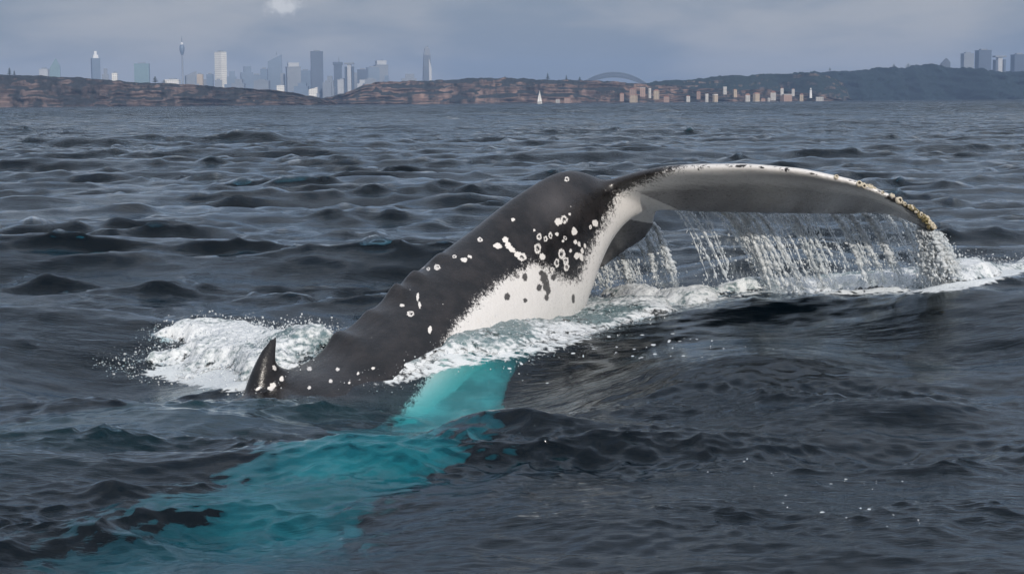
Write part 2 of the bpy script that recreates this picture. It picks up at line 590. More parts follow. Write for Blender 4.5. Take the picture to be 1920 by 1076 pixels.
M_WATER = mat_water()
M_WHITE = mat_whitewater()
M_SPRAY = mat_spray()
M_FILM = mat_film()
M_WHALE = mat_whale()
M_BARN = mat_simple('barnacle_shell', (0.42, 0.36, 0.27), (0.78, 0.72, 0.60), 60, 0.7, 0.3, 0.004)
M_BARN_D = mat_simple('barnacle_mouth', (0.015, 0.012, 0.010), (0.05, 0.04, 0.03), 60)
M_CRUST = mat_simple('algae_crust', (0.05, 0.04, 0.02), (0.30, 0.25, 0.13), 45, 0.75, 0.3, 0.01)
M_FLIP = mat_simple('pale_flipper_skin', (0.34, 0.35, 0.35), (0.74, 0.74, 0.73), 2.2, 0.5, 0.3)
M_BED = mat_simple('dark_seabed', (0.004, 0.010, 0.014), (0.008, 0.018, 0.022), 0.2, 0.9, 0.0)

# ------------------------------------------------------------------ the whale's own frame
AZ = R(46)
CA, SA = math.cos(AZ), math.sin(AZ)
O3 = at_depth(500, 700, 10.9).copy(); O3[2] = 0.0      # below the dorsal fin
U3 = np.array([CA, SA, 0.0])                          # towards the tail, level
W3 = np.array([SA, -CA, 0.0])                         # towards the near flank


def on_plane(px, py, wv=0.0):
    d = ray(px, py)
    o = np.array([0, 0, CAM_H]) - O3
    s = (wv - o @ W3) / (d @ W3)
    p = o + d * s
    return p @ U3, wv, p[2]


def to_world(u, wv, z):
    u = np.asarray(u, float); wv = np.asarray(wv, float); z = np.asarray(z, float)
    return O3 + u[..., None] * U3 + wv[..., None] * W3 + z[..., None] * np.array([0, 0, 1.0])


# ------------------------------------------------------------------ the water level around the whale
lv = []
for px, py, wv in [(465, 756, .30), (530, 757, .60), (600, 753, .66), (700, 737, .66), (800, 672, .58), (860, 628, .50), (950, 612, .40), (1085, 592, .12)]:
    u, _, z = on_plane(px, py, wv)
    P = to_world(u, wv, z)
    lv.append((P[0], P[1], P[2]))
for px, py, Y in [(700, 742, 10.7), (1010, 683, 11.2), (1290, 606, 12.1), (1400, 560, 12.6), (1500, 556, 12.7), (1620, 556, 12.5),
                  (1750, 556, 12.0), (1890, 505, 13.6), (330, 740, 11.2), (470, 660, 12.0), (620, 640, 12.9), (1150, 560, 13.9),
                  (1300, 515, 14.6), (1600, 490, 15.2), (1250, 660, 10.9), (1600, 640, 11.3), (900, 850, 8.0), (300, 850, 8.1)]:
    P = at_depth(px, py, Y)
    lv.append(tuple(P))
LV = np.array(lv)
LSIG = 1.0
_d2 = ((LV[:, None, :2] - LV[None, :, :2]) ** 2).sum(-1)


def level(x, y):
    z = np.zeros(x.shape)
    near = (y > 3) & (y < 22) & (np.abs(x) < 9)
    xs, ys = x[near], y[near]
    acc = np.zeros(xs.shape)
    for (lx, ly, _), wt_ in zip(LV, LWT):
        acc += wt_ * np.exp(-((xs - lx) ** 2 + (ys - ly) ** 2) / (2 * LSIG ** 2))
    z[near] = acc
    return z


# directional wave field (Gerstner sum)
_wr = np.random.default_rng(21)
WAVES = []
per_oct = 34
lam_edges = [16, 8, 4, 2, 1, 0.5, 0.25, 0.125, 0.0625]
slope_oct = [0.034, 0.060, 0.085, 0.120, 0.140, 0.150, 0.155, 0.135]
for o in range(8):
    for _ in range(per_oct):
        lam = lam_edges[o] * 0.5 ** _wr.random()
        spread = [16, 20, 26, 34, 40, 42, 46, 48][o]
        ang = R(-90 + 12 + _wr.normal() * spread)         # running towards the camera, a little to one side
        k = 2 * math.pi / lam
        a = slope_oct[o] * math.sqrt(2 / per_oct) / k * (0.6 + 0.8 * _wr.random())
        WAVES.append((k, math.cos(ang), math.sin(ang), a, _wr.random() * 6.283, lam))
# single steeper seas the photograph shows: (px, py, amplitude, length along crest, half width)
PEAKS = []
for px, py, h_, lx, ly in [(490, 268, .40, 1.5, .9), (480, 600, .06, 1.3, .4), (225, 905, .05, .12, .10),
                           (235, 985, .07, .22, .14), (110, 1000, .05, .25, .12), (970, 800, .13, .32, .20), (1250, 212, .55, 3.5, 2.0), (1700, 775, .07, .5, .25),
                           (850, 390, .18, 1.4, .6), (250, 850, .06, 1.2, .3), (1150, 930, .06, .9, .3), (1480, 985, .04, 1.2, .3), (650, 350, .22, 1.8, .8)]:
    P = at_height(px, py, 0.0)
    PEAKS.append((P[0], P[1], h_, lx, ly))


def waves(x, y, spacing):
    """displacement dx, dy, dz at rest positions; waves shorter than the local mesh can carry fade out"""
    x = x.astype(np.float32); y = y.astype(np.float32); spacing = spacing.astype(np.float32)
    dx = np.zeros_like(x); dy = np.zeros_like(x); dz = np.zeros_like(x)
    gust = (0.55 + 0.9 * fbm(x * 0.11, y * 0.17, 5, 3)).astype(np.float32)
    gust_s = (0.42 + 3.0 * np.maximum(0, fbm(x * 0.55 + 9, y * 1.5, 11, 5) - .42)).astype(np.float32)
    wx, wy = O3[0] + 1.6 * CA, O3[1] + 1.6 * SA
    quiet = 1 - 0.84 * np.exp(-(((x - wx - 0.5) / 3.7) ** 2 + ((y - wy) / 2.3) ** 2))
    slick = 1 - 0.36 * np.exp(-(((x - 0.8) / 5.0) ** 2 + ((y - 7.6) / 2.6) ** 2))     # smoother water the whale has surfaced through
    open_ = (1 + 0.30 * np.clip((np.hypot(x, y) - 13) / 8, 0, 1)).astype(np.float32)       # the wind gets at the water beyond the whale's lee
    for k, c, s, a, ph, lam in WAVES:
        act = spacing < lam / 2.2
        if not act.any():
            continue
        idx = np.nonzero(act)[0]
        if len(idx) < 0.9 * len(x):
            X = x[idx]; Y = y[idx]; sp = spacing[idx]
            g = (gust_s if lam < 2.2 else gust)[idx] * quiet[idx] * (slick[idx] if lam > .22 else 1) * (open_[idx] if lam < 2.2 else 1)
        else:
            idx = slice(None); X = x; Y = y; sp = spacing
            g = (gust_s if lam < 2.2 else gust) * quiet * (slick if lam > .22 else 1) * (open_ if lam < 2.2 else 1)
        fade = np.clip((lam / 2.2 - sp) / (lam / 2.2 - lam / 4.5), 0, 1)
        t = np.float32(k * c) * X + np.float32(k * s) * Y + np.float32(ph)
        A = np.float32(a) * fade * g
        dz[idx] += A * np.cos(t)
        # crests sharpen and lean forward, so their fronts are short and steep and their backs long and flat
        sn = A * (np.sin(t) * np.float32(-1.0) + np.cos(t) * np.float32(0.35))
        dx[idx] += sn * np.float32(c)
        dy[idx] += sn * np.float32(s)
    for ax, ay, h_, lx, ly in PEAKS:
        m = (np.abs(x - ax) < lx * 3) & (np.abs(y - ay) < ly * 4)
        if m.any():
            q = np.exp(-((x[m] - ax) / lx) ** 2 - ((y[m] - ay) / ly) ** 2)
            dz[m] += h_ * q
            dy[m] -= 0.15 * h_ * q
    return dx, dy, dz


_, _, _dzl = waves(LV[:, 0], LV[:, 1], np.full(len(LV), 0.25))
LWT = np.linalg.solve(np.exp(-_d2 / (2 * LSIG ** 2)) + 0.01 * np.eye(len(LV)), LV[:, 2] - _dzl)

# polar sheet: fine in front, coarse behind, out past the horizon
rs = [3.0]
while rs[-1] < 14000:
    r = rs[-1]
    if r < 5.6: d = 0.12
    elif r < 30: d = max(0.014, 0.9 * r * r / (CAM_H * FPX * 1024 / 1920))
    elif r < 110: d = 0.20 + (r - 30) * 0.004
    elif r < 1300: d = r * 0.0066
    else: d = r * 0.018
    rs.append(r + d)
rs = np.array(rs)
an = np.concatenate([np.linspace(-180, -40, 36, endpoint=False), np.linspace(-40, -18.5, 90, endpoint=False),
                     np.linspace(-18.5, 18.5, 780, endpoint=False), np.linspace(18.5, 40, 90, endpoint=False), np.linspace(40, 180, 36, endpoint=False)])
an = np.radians(an)
nr_, na_ = len(rs), len(an)
A2, R2 = np.meshgrid(an, rs)
gx = (R2 * np.sin(A2)).ravel(); gy = (R2 * np.cos(A2)).ravel()
dr = np.gradient(rs)
da = np.gradient(an)
sp = np.maximum(np.repeat(dr, na_) * 0.55, (R2 * da[None, :]).ravel())
# far out the sheet keeps its metre-long waves although it samples them sparsely
sp = np.minimum(sp, np.where(R2.ravel() > 60, np.maximum(0.8, R2.ravel() * da.min() * 1.1), 99) + np.where(np.tile(np.abs(an) > R(20), nr_), 99, 0))
ddx, ddy, ddz = waves(gx, gy, sp)
lev = level(gx, gy)
VX = gx + ddx; VY = gy + ddy; VZ = ddz + lev
# no crest may fold over itself: keep the rows in order outwards
rad = np.hypot(VX, VY).reshape(nr_, na_)
mono = np.maximum.accumulate(rad, axis=0)
mono = np.maximum(mono, rad[0] + np.arange(nr_)[:, None] * 1e-4)
sc_ = (mono / np.maximum(rad, 1e-6)).ravel()
VX = VX * sc_; VY = VY * sc_
# world heights on demand
def water_z(x, y):
    x = np.atleast_1d(np.asarray(x, float)); y = np.atleast_1d(np.asarray(y, float))
    _, _, dz = waves(x, y, np.full(x.shape, 0.05))
    return dz + level(x, y)


wpx, wpy = project(np.stack([VX, VY, VZ], 1))
WASH = [(640, 742), (720, 695), (790, 650), (850, 610), (880, 597), (960, 590), (1085, 578), (1180, 560), (1280, 566), (1300, 592), (1230, 606),
        (1160, 620), (1100, 655), (1040, 676), (950, 690), (850, 708), (760, 735), (680, 745)]
RIDGE = [(1090, 548), (1200, 545), (1290, 560), (1380, 545), (1450, 525), (1540, 512), (1640, 508), (1720, 520), (1790, 512), (1870, 494), (1960, 484), (1960, 508),
         (1860, 540), (1790, 556), (1700, 560), (1560, 560), (1430, 558), (1350, 572), (1290, 585), (1180, 570)]
SPLASH = [(236, 705), (262, 688), (300, 672), (380, 658), (470, 655), (560, 650), (625, 640), (600, 665), (560, 695), (505, 748), (430, 745), (350, 733), (290, 718)]
foam = np.full(gx.shape, -0.6)
sel = (R2.ravel() < 24) & (np.abs(wpx - 960) < 1100)
fx_, fy_ = wpx[sel], wpy[sel]
fs = np.full(fx_.shape, -0.6)
for poly, amp, soft in ((WASH, 0.55, 22), (RIDGE, 0.80, 16), (SPLASH, 0.8, 20)):
    sd = poly_sdf(fx_, fy_, poly)
    fs = np.maximum(fs, np.clip(amp * np.clip(sd / soft, -1.4, 1), -0.6, 1))
for (x0, y0, rx, ry, am) in [(1250, 655, 130, 18, .25), (1110, 650, 70, 14, .40),
                             (470, 590, 60, 8, .22), (330, 725, 60, 7, .2), (0, 745, 30, 16, .2), (900, 655, 160, 40, .25), (1830, 520, 90, 18, .35), (600, 735, 100, 12, .1), (440, 250, 16, 4, .1)]:
    fs = np.maximum(fs, am - 0.6 * (((fx_ - x0) / rx) ** 2 + ((fy_ - y0) / ry) ** 2))
fl_r = np.random.default_rng(14)
for (x0, y0, sx_, sy_, n_) in [(1230, 650, 75, 16, 30), (1530, 915, 90, 32, 22), (1420, 882, 60, 8, 8), (1100, 665, 50, 10, 14), (960, 700, 60, 10, 8), (1330, 640, 60, 10, 8), (1650, 960, 70, 20, 8)]:
    for _ in range(n_):
        ax, ay = x0 + fl_r.normal() * sx_, y0 + fl_r.normal() * sy_
        rx_ = 1.6 + 5.0 * fl_r.random() ** 2.5; ry_ = max(1.4, rx_ * fl_r.uniform(.18, .4))
        q = ((fx_ - ax) / rx_) ** 2 + ((fy_ - ay) / ry_) ** 2
        fs = np.where(q < 1.6, np.maximum(fs, .80 - .5 * q), fs)
foam[sel] = fs
nv = nr_ * na_
i0 = np.arange(nr_ - 1)[:, None] * na_
j0 = np.arange(na_)[None, :]
j1 = (j0 + 1) % na_
faces = np.stack([i0 + j0, i0 + na_ + j0, i0 + na_ + j1, i0 + j1], -1).reshape(-1, 4)
# close the body of water below: skirt ring, bottom ring, and the small disc under the camera
verts = np.stack([VX, VY, VZ], 1)
outer = verts[(nr_ - 1) * na_:].copy(); outer[:, 2] = -9.0
inner = verts[:na_].copy()
verts = np.concatenate([verts, outer, [[0, 0, -9.0]], [[0, 0, 0.0]]])
ob = nv; cb = nv + na_; ct = cb + 1
jj = np.arange(na_); jn = (jj + 1) % na_
last = (nr_ - 1) * na_
sk = np.stack([last + jj, ob + jj, ob + jn, last + jn], 1)
bt = np.stack([np.full(na_, cb), np.full(na_, cb), ob + jn, ob + jj], 1)
tp = np.stack([np.full(na_, ct), np.full(na_, ct), jj, jn], 1)
me = bpy.data.meshes.new('sea')
allq = np.concatenate([faces, sk])[:, ::-1]
tri = np.concatenate([bt[:, 1:], tp[:, 1:]])[:, ::-1]
me.vertices.add(len(verts)); me.vertices.foreach_set('co', verts.astype(np.float32).ravel())
nl = len(allq) * 4 + len(tri) * 3
me.loops.add(nl)
me.loops.foreach_set('vertex_index', np.concatenate([allq.ravel(), tri.ravel()]).astype(np.int32))
me.polygons.add(len(allq) + len(tri))
ls = np.concatenate([np.arange(len(allq)) * 4, len(allq) * 4 + np.arange(len(tri)) * 3]).astype(np.int32)
lt = np.concatenate([np.full(len(allq), 4), np.full(len(tri), 3)]).astype(np.int32)
me.polygons.foreach_set('loop_start', ls); me.polygons.foreach_set('loop_total', lt)
me.polygons.foreach_set('use_smooth', np.ones(len(lt), dtype=bool))
me.update(calc_edges=True)
fattr(me, 'foam', np.concatenate([foam, np.full(na_ + 2, -0.6)]))
sea = put('sea_water', me, M_WATER)
tag(sea, 'dark blue choppy sea with wind ripples and low swell', kind='structure')
# the dark depth below
ang = np.linspace(0, 2 * math.pi, 48, endpoint=False)
bv = np.concatenate([[[0, 0, -8.0]], np.stack([13500 * np.cos(ang), 13500 * np.sin(ang), np.full(48, -8.0)], 1)])
bf = np.array([[0, 1 + i, 1 + (i + 1) % 48] for i in range(48)])
tag(put('seabed', mesh_np('seabed', bv, bf, False), M_BED), 'dark sea floor under the water', kind='structure')


# ------------------------------------------------------------------ haze
def build_haze():
    m, t = new_mat('haze_air')
    o = t.n('ShaderNodeOutputMaterial')
    pv = t.n('ShaderNodeVolumePrincipled')
    pv.inputs['Color'].default_value = (0.46, 0.65, 1.0, 1)
    pv.inputs['Density'].default_value = 0.68e-4
    pv.inputs['Anisotropy'].default_value = 0.0
    t.l(pv.outputs[0], o.inputs['Volume'])
    s = 14500
    zt, zb = 345.0, -10.5
    v = [(-s, -s, zb), (s, -s, zb), (s, s, zb), (-s, s, zb), (-s, -s, zt), (s, -s, zt), (s, s, zt), (-s, s, zt)]
    f = [(3, 2, 1, 0), (4, 5, 6, 7), (0, 1, 5, 4), (1, 2, 6, 5), (2, 3, 7, 6), (3, 0, 4, 7)]
    tag(put('haze', mesh_np('haze', v, f, False), m), 'pale blue sea haze in the air', kind='stuff')


build_haze()

# ------------------------------------------------------------------ headlands and hills
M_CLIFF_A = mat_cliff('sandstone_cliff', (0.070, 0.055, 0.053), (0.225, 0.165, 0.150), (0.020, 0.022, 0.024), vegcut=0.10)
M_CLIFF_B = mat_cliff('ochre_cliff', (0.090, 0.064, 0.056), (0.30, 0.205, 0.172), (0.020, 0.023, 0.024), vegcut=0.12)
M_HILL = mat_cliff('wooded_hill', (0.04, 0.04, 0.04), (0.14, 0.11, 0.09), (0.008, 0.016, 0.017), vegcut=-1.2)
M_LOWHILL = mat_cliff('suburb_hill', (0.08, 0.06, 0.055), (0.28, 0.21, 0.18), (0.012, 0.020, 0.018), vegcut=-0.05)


def headland(name, label, prof, Y, depth, mat, steep=0.75, seed=1, rough=14.0, trees=3.0, ncol=520):
    """prof: (px, py) of the skyline; a cliff at distance Y with a plateau of the given depth behind"""
    prof = np.array(prof, float)
    px = np.linspace(prof[0, 0], prof[-1, 0], ncol)
    py = np.interp(px, prof[:, 0], prof[:, 1])
    # height of the brow at each column
    top = np.array([at_depth(a, b, Y)[2] for a, b in zip(px, py)])
    X0 = np.array([at_depth(a, 193, Y)[0] for a in px])
    endf = np.clip(np.minimum(px - prof[0, 0], prof[-1, 0] - px) / 12.0, 0.0, 1)
    top = top + trees * (fbm(X0 * 0.06, X0 * 0 + seed, seed, 4) - 0.5) * 2
    rows = []
    nface = 26
    gull = fbm(X0 * 0.011, X0 * 0 + 3, seed + 3, 2)                # buttresses and gullies
    for r_ in range(nface):
        f = r_ / (nface - 1)
        st = vnoise(f * 9 + X0 * 0.004, X0 * 0.008, seed + 9)      # strata ledges
        yy = Y + rough * (gull - 0.5) * 12 + (f ** 1.6) * (1 - steep) * top * 2.2 + (st - 0.5) * rough * 0.9
        yy = yy + (fbm(X0 * 0.03, f * 7 + 0 * X0, seed + 15, 4) - 0.5) * rough * 2.2
        rows.append(np.stack([X0, yy, -3 + (top + 3) * f], 1))
    by = rows[-1][:, 1]
    nback = 12
    for r_ in range(1, nback + 1):
        f = r_ / nback
        zz = top * (1 - f ** 3) - 3 * f ** 3 - f * 4 + trees * (fbm(X0 * 0.05, f * 9 + 0 * X0, seed + 21, 3) - 0.6)
        rows.append(np.stack([X0 * (1 + f * depth / Y), by + f * depth, np.minimum(zz, top * 0.98)], 1))
    V = np.stack(rows)
    V[..., 2] = np.where(V[..., 2] > -3, -3 + (V[..., 2] + 3) * endf[None, :], V[..., 2])
    nrr, ncc = V.shape[:2]
    i = np.arange(nrr - 1)[:, None] * ncc; j = np.arange(ncc - 1)[None, :]
    F = np.stack([i + j, i + j + 1, i + ncc + j + 1, i + ncc + j], -1).reshape(-1, 4)
    o = put(name, mesh_np(name, V.reshape(-1, 3), F, True), mat)
    tag(o, label, kind='structure')
    return o


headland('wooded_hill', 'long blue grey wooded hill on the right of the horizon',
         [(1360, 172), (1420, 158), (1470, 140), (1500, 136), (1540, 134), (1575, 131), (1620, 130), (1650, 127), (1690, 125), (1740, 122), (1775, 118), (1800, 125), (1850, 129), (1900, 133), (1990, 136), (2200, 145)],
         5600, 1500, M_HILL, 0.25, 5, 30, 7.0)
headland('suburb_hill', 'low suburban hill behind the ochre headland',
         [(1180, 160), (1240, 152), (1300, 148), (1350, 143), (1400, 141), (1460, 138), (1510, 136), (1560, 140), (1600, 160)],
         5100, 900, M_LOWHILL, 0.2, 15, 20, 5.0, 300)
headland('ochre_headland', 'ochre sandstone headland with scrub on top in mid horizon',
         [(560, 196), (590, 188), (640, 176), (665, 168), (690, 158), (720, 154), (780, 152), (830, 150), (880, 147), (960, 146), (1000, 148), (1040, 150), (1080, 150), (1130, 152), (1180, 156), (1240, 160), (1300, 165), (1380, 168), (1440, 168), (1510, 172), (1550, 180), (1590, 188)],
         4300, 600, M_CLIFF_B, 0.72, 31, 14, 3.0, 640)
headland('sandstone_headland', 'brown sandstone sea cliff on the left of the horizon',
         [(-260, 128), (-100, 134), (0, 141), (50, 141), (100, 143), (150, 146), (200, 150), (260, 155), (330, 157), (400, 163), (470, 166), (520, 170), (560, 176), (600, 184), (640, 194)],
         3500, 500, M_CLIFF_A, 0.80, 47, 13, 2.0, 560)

# ------------------------------------------------------------------ the far city
FAC = {
    'blue': mat_facade('blue_glass_facade', (0.20, 0.25, 0.32), (0.10, 0.15, 0.22)),
    'dark': mat_facade('dark_glass_facade', (0.09, 0.12, 0.17), (0.04, 0.06, 0.10)),
    'green': mat_facade('green_glass_facade', (0.20, 0.30, 0.32), (0.12, 0.20, 0.23)),
    'grey': mat_facade('grey_concrete_facade', (0.30, 0.32, 0.35), (0.12, 0.15, 0.19)),
    'light': mat_facade('pale_concrete_facade', (0.60, 0.60, 0.60), (0.28, 0.31, 0.35)),
    'white': mat_facade('white_concrete_facade', (0.95, 0.92, 0.84), (0.60, 0.58, 0.54), 0.12, 0.1),
    'beige': mat_facade('beige_concrete_facade', (0.62, 0.50, 0.36), (0.36, 0.30, 0.24)),
}
M_ROOFW = mat_simple('white_roof', (0.70, 0.70, 0.70), (0.85, 0.85, 0.85), 0.1)
M_STEEL = mat_simple('grey_steel', (0.08, 0.10, 0.13), (0.14, 0.16, 0.19), 0.1, 0.5)


def prism(bm, pts, z0, z1, tops=None):
    """prism over a plan outline; tops: per-corner top heights"""
    n = len(pts)
    lo = [bm.verts.new((p[0], p[1], z0)) for p in pts]
    hi = [bm.verts.new((p[0], p[1], z1 if tops is None else tops[i])) for i, p in enumerate(pts)]
    for i in range(n):
        j = (i + 1) % n
        bm.faces.new((lo[i], lo[j], hi[j], hi[i]))
    bm.faces.new(hi)
    bm.faces.new(lo[::-1])


def rect(wd, dp, cx=0.0, cy=0.0):
    return [(cx - wd / 2, cy - dp / 2), (cx + wd / 2, cy - dp / 2), (cx + wd / 2, cy + dp / 2), (cx - wd / 2, cy + dp / 2)]


def bm_obj(name, bm, mat, parent=None, smooth=False):
    bmesh.ops.recalc_face_normals(bm, faces=bm.faces)
    me = bpy.data.meshes.new(name)
    bm.to_mesh(me); bm.free()
    if smooth:
        for p in me.polygons: p.use_smooth = True
    return put(name, me, mat, parent)


def prims(name, mat, parent, plist):
    bm = bmesh.new()
    for a in plist: prism(bm, *a)
    return bm_obj(name, bm, mat, parent)


CITY_Y = 8200.0


def tower(label, px0, px1, ytop, fac, yaw=0.0, style='flat', Y=None, mast=None, crown=None, name='office_tower', group='towers of the far city skyline', zb=6.0, ratio=0.8):
    Y = Y or CITY_Y + random.uniform(-350, 350)
    a = at_depth(px0, 190, Y); b = at_depth(px1, 190, Y)
    wd = b[0] - a[0]
    cx = (a[0] + b[0]) / 2
    H = at_depth((px0 + px1) / 2, ytop, Y)[2] - zb
    # a turned rectangular plan whose outline spans the measured width
    yw = R(yaw)
    wl = wd / (abs(math.cos(yw)) + ratio * abs(math.sin(yw)))
    dl = wl * ratio
    root = empty(name, (cx, Y, zb), yw)
    tag(root, label, 'building', group)
    m = FAC[fac]
    if style == 'flat':
        prims('tower_shaft', m, root, [(rect(wl, dl), 0, H)])
        prims('parapet', m, root, [(rect(wl * 1.03, dl * 1.03), H, H + 3)])
        prims('plant_room', FAC['grey'], root, [(rect(wl * .5, dl * .5), H + 3, H + 9)])
    elif style == 'slant':
        r_ = rect(wl, dl)
        prims('tower_shaft', m, root, [(r_, 0, H, [H * .86, H, H, H * .86])])
        prims('side_slab', FAC['grey'], root, [(rect(wl * .3, dl * 1.05, wl * .55, 0), 0, H * .62)])
    elif style == 'gable':
        r_ = rect(wl, dl)
        prims('tower_shaft', m, root, [(r_, 0, H * .72)])
        pts = [(-wl / 2, -dl / 2), (wl * .1, -dl / 2), (wl / 2, -dl / 2), (wl / 2, dl / 2), (wl * .1, dl / 2), (-wl / 2, dl / 2)]
        prims('roof', m, root, [(pts, H * .72, H, [H * .78, H, H * .84, H * .84, H, H * .78])])
    elif style == 'step':
        prims('tower_shaft', m, root, [(rect(wl, dl), 0, H * .6)])
        prims('upper_shaft', m, root, [(rect(wl * .72, dl * .8, wl * .06, 0), H * .6, H * .84)])
        prims('crown', m, root, [(rect(wl * .42, dl * .6, wl * .1, 0), H * .84, H)])
    elif style == 'cap':
        prims('tower_shaft', m, root, [(rect(wl, dl), 0, H * .90)])
        prims('crown', FAC['light'], root, [(rect(wl * .78, dl * .8), H * .90, H)])
        prims('cornice', FAC['grey'], root, [(rect(wl * 1.05, dl * 1.05), H * .885, H * .90)])
    elif style == 'taper':
        bm = bmesh.new()
        lev_ = [(0, 1.0), (.3, .98), (.6, .88), (.85, .70), (.97, .5)]
        for (f0, s0), (f1, s1) in zip(lev_[:-1], lev_[1:]):
            lo = [bm.verts.new((p[0] * s0, p[1] * s0, f0 * H)) for p in rect(wl, dl)]
            hi = [bm.verts.new((p[0] * s1, p[1] * s1, f1 * H)) for p in rect(wl, dl)]
            for i in range(4): bm.faces.new((lo[i], lo[(i + 1) % 4], hi[(i + 1) % 4], hi[i]))
            if f1 == .97: bm.faces.new(hi)
        bm_obj('tower_shaft', bm, m, root)
        prims('crown', FAC['grey'], root, [(rect(wl * .3, dl * .3), H * .97, H)])
        prims('light_facade', FAC['light'], root, [(rect(wl * .30, 3, wl * .30, -dl * .5), 0, H * .72, [H * .8, H * .62, H * .62, H * .8])])
    elif style == 'table':
        prims('tower_shaft', m, root, [(rect(wl * .86, dl * .86), 0, H * .93)])
        prims('roof_slab', FAC['dark'], root, [(rect(wl * 1.06, dl * 1.06), H * .93, H)])
    elif style == 'fins':
        prims('tower_shaft', m, root, [(rect(wl * .4, dl * .7), 0, H * .96)])
        for s in (-1, 1):
            prims('side_fin', FAC['dark'], root, [(rect(wl * .2, dl, s * wl * .36, 0), 0, H * .9)])
        prims('roof_slab', FAC['grey'], root, [(rect(wl, dl), H * .96, H)])
    if crown:
        cw, ch = crown
        prims('spire_crown', M_ROOFW, root, [(rect(wl * cw, dl * cw), H, H + ch * .5, None), (rect(wl * cw * .5, dl * cw * .5), H + ch * .5, H + ch)])
    if mast:
        bm = bmesh.new()
        bmesh.ops.create_cone(bm, cap_ends=True, segments=6, radius1=1.8, radius2=.7, depth=mast, matrix=Matrix.Translation((wl * .12, 0, H + mast / 2)))
        bm_obj('mast', bm, M_STEEL, root)
    return root


def px_m(p):
    return p * CITY_Y / FPX


tower('bluish tower with a peaked roof, leftmost tower of the skyline', 94, 116, 110, 'green', 12, 'gable')
tower('slim blue tower with a white pointed crown on the left', 172, 191, 111, 'blue', 25, 'flat', crown=(.62, px_m(14)))
tower('pale low slab right beside the white crowned tower', 189, 207, 129, 'grey', 10, 'step', Y=8050)
tower('wide greenish flat topped block standing alone left of the needle tower', 253, 283, 121, 'green', 8, 'flat')
tower('grey sloping building just right of the needle tower', 347, 371, 134, 'grey', 20, 'slant')
tower('small beige block between the needle tower and the white tower', 369, 382, 141, 'beige', 0, 'flat', Y=8000)
tower('small dark block at the left foot of the white tower', 389, 401, 141, 'blue', 0, 'flat', Y=7950)
tower('tall bright white tower on the left of the skyline', 404, 427, 99, 'white', -38, 'flat', ratio=.7)
tower('blue stepped block right beside the white tower', 420, 448, 134, 'blue', 10, 'step', Y=8000)
tower('broad blue stepped tower with a narrow top, right of the white tower', 444, 480, 125, 'blue', 14, 'step', Y=8250)
tower('narrow blue slab in front of the slant topped tower', 490, 503, 131, 'blue', 0, 'flat', Y=7950)
tower('tall blue tower with a slanting top and thin mast', 503, 531, 103, 'blue', 6, 'slant', mast=px_m(6))
tower('pale square tower with a white cap', 536, 566, 118, 'grey', 15, 'cap', Y=8000)
tower('dark blue block between the white capped tower and the tallest dark tower', 564, 584, 134, 'blue', 0, 'flat', Y=8300)
tower('tallest dark slab tower in the middle of the skyline', 583, 608, 98, 'dark', 10, 'flat')
tower('low grey block at the right foot of the dark slab tower', 606, 628, 143, 'grey', 0, 'step', Y=7900)
tower('dark tower with an overhanging flat roof and a mast', 625, 644, 117, 'dark', 6, 'table', mast=px_m(10))
tower('pale tower with two dark side fins', 647, 665, 118, 'light', 0, 'fins')
tower('low white block below the finned tower', 634, 652, 151, 'light', 0, 'flat', Y=7900)
tower('low pale block right of the finned tower', 664, 690, 150, 'light', 8, 'step', Y=7900)
tower('dark blue squat block left of the glassy wide tower', 670, 692, 132, 'dark', 5, 'flat', Y=8100)
tower('wide glassy blue block near the right end of the city', 687, 713, 128, 'blue', 12, 'flat', Y=8200)
tower('pale tower with a lattice crown behind the glassy block', 701, 729, 114, 'grey', 18, 'cap', Y=8600, mast=px_m(4))
tower('long low grey building left of the tapering tower', 744, 786, 139, 'grey', 5, 'step', Y=8000)
tower('slender tapering glass tower with a bright face, right end of the city', 792, 811, 88, 'dark', 10, 'taper', mast=px_m(3))
tower('low pale building on the cliff left of the peaked tower', 77, 93, 131, 'light', 0, 'flat', Y=7800)
tower('small white building on the cliff edge below the crowned tower', 212, 222, 139, 'white', 0, 'flat', Y=7700)
tower('long white roofed building left of the needle tower base', 312, 338, 151, 'white', 0, 'flat', Y=7700)
tower('small bright white block at the foot of the white capped tower', 520, 534, 162, 'white', 0, 'flat', Y=7600)
tower('small bright white block under the dark slab tower', 580, 596, 164, 'white', 0, 'slant', Y=7600)
for label, a, b, yt, fc, st, yw, Yd in [
        ('low blue block just left of the beige block', 357, 369, 146, 'blue', 'flat', 0, 7900),
        ('low grey block between the beige block and the small dark block', 379, 391, 149, 'grey', 'step', 0, 8300),
        ('low pale block in front of the white tower', 403, 418, 152, 'grey', 'flat', 10, 7850),
        ('mid height blue block behind the broad stepped tower', 470, 494, 142, 'blue', 'flat', 10, 8500),
        ('low grey block in front of the broad stepped tower', 430, 462, 149, 'grey', 'step', 0, 7880),
        ('low pale block left of the slant topped tower foot', 478, 506, 153, 'grey', 'flat', 0, 7860),
        ('mid height grey block between the slant topped and the white capped tower', 528, 540, 146, 'blue', 'flat', 8, 8350),
        ('low blue block in front of the white capped tower', 546, 582, 156, 'blue', 'step', 0, 7820),
        ('low pale block left of the overhanging roof tower', 606, 622, 156, 'grey', 'flat', 0, 7800),
        ('low blue block below the overhanging roof tower', 618, 640, 148, 'blue', 'step', 6, 8500),
        ('mid height grey slab behind the finned tower', 660, 674, 140, 'grey', 'flat', 0, 8520),
        ('low pale block below the glassy wide block', 684, 706, 150, 'grey', 'flat', 4, 7830),
        ('low blue block at the right end of the middle cluster', 716, 732, 142, 'blue', 'step', 0, 8480)]:
    tower(label, a, b, yt, fc, yw, st, Y=Yd)
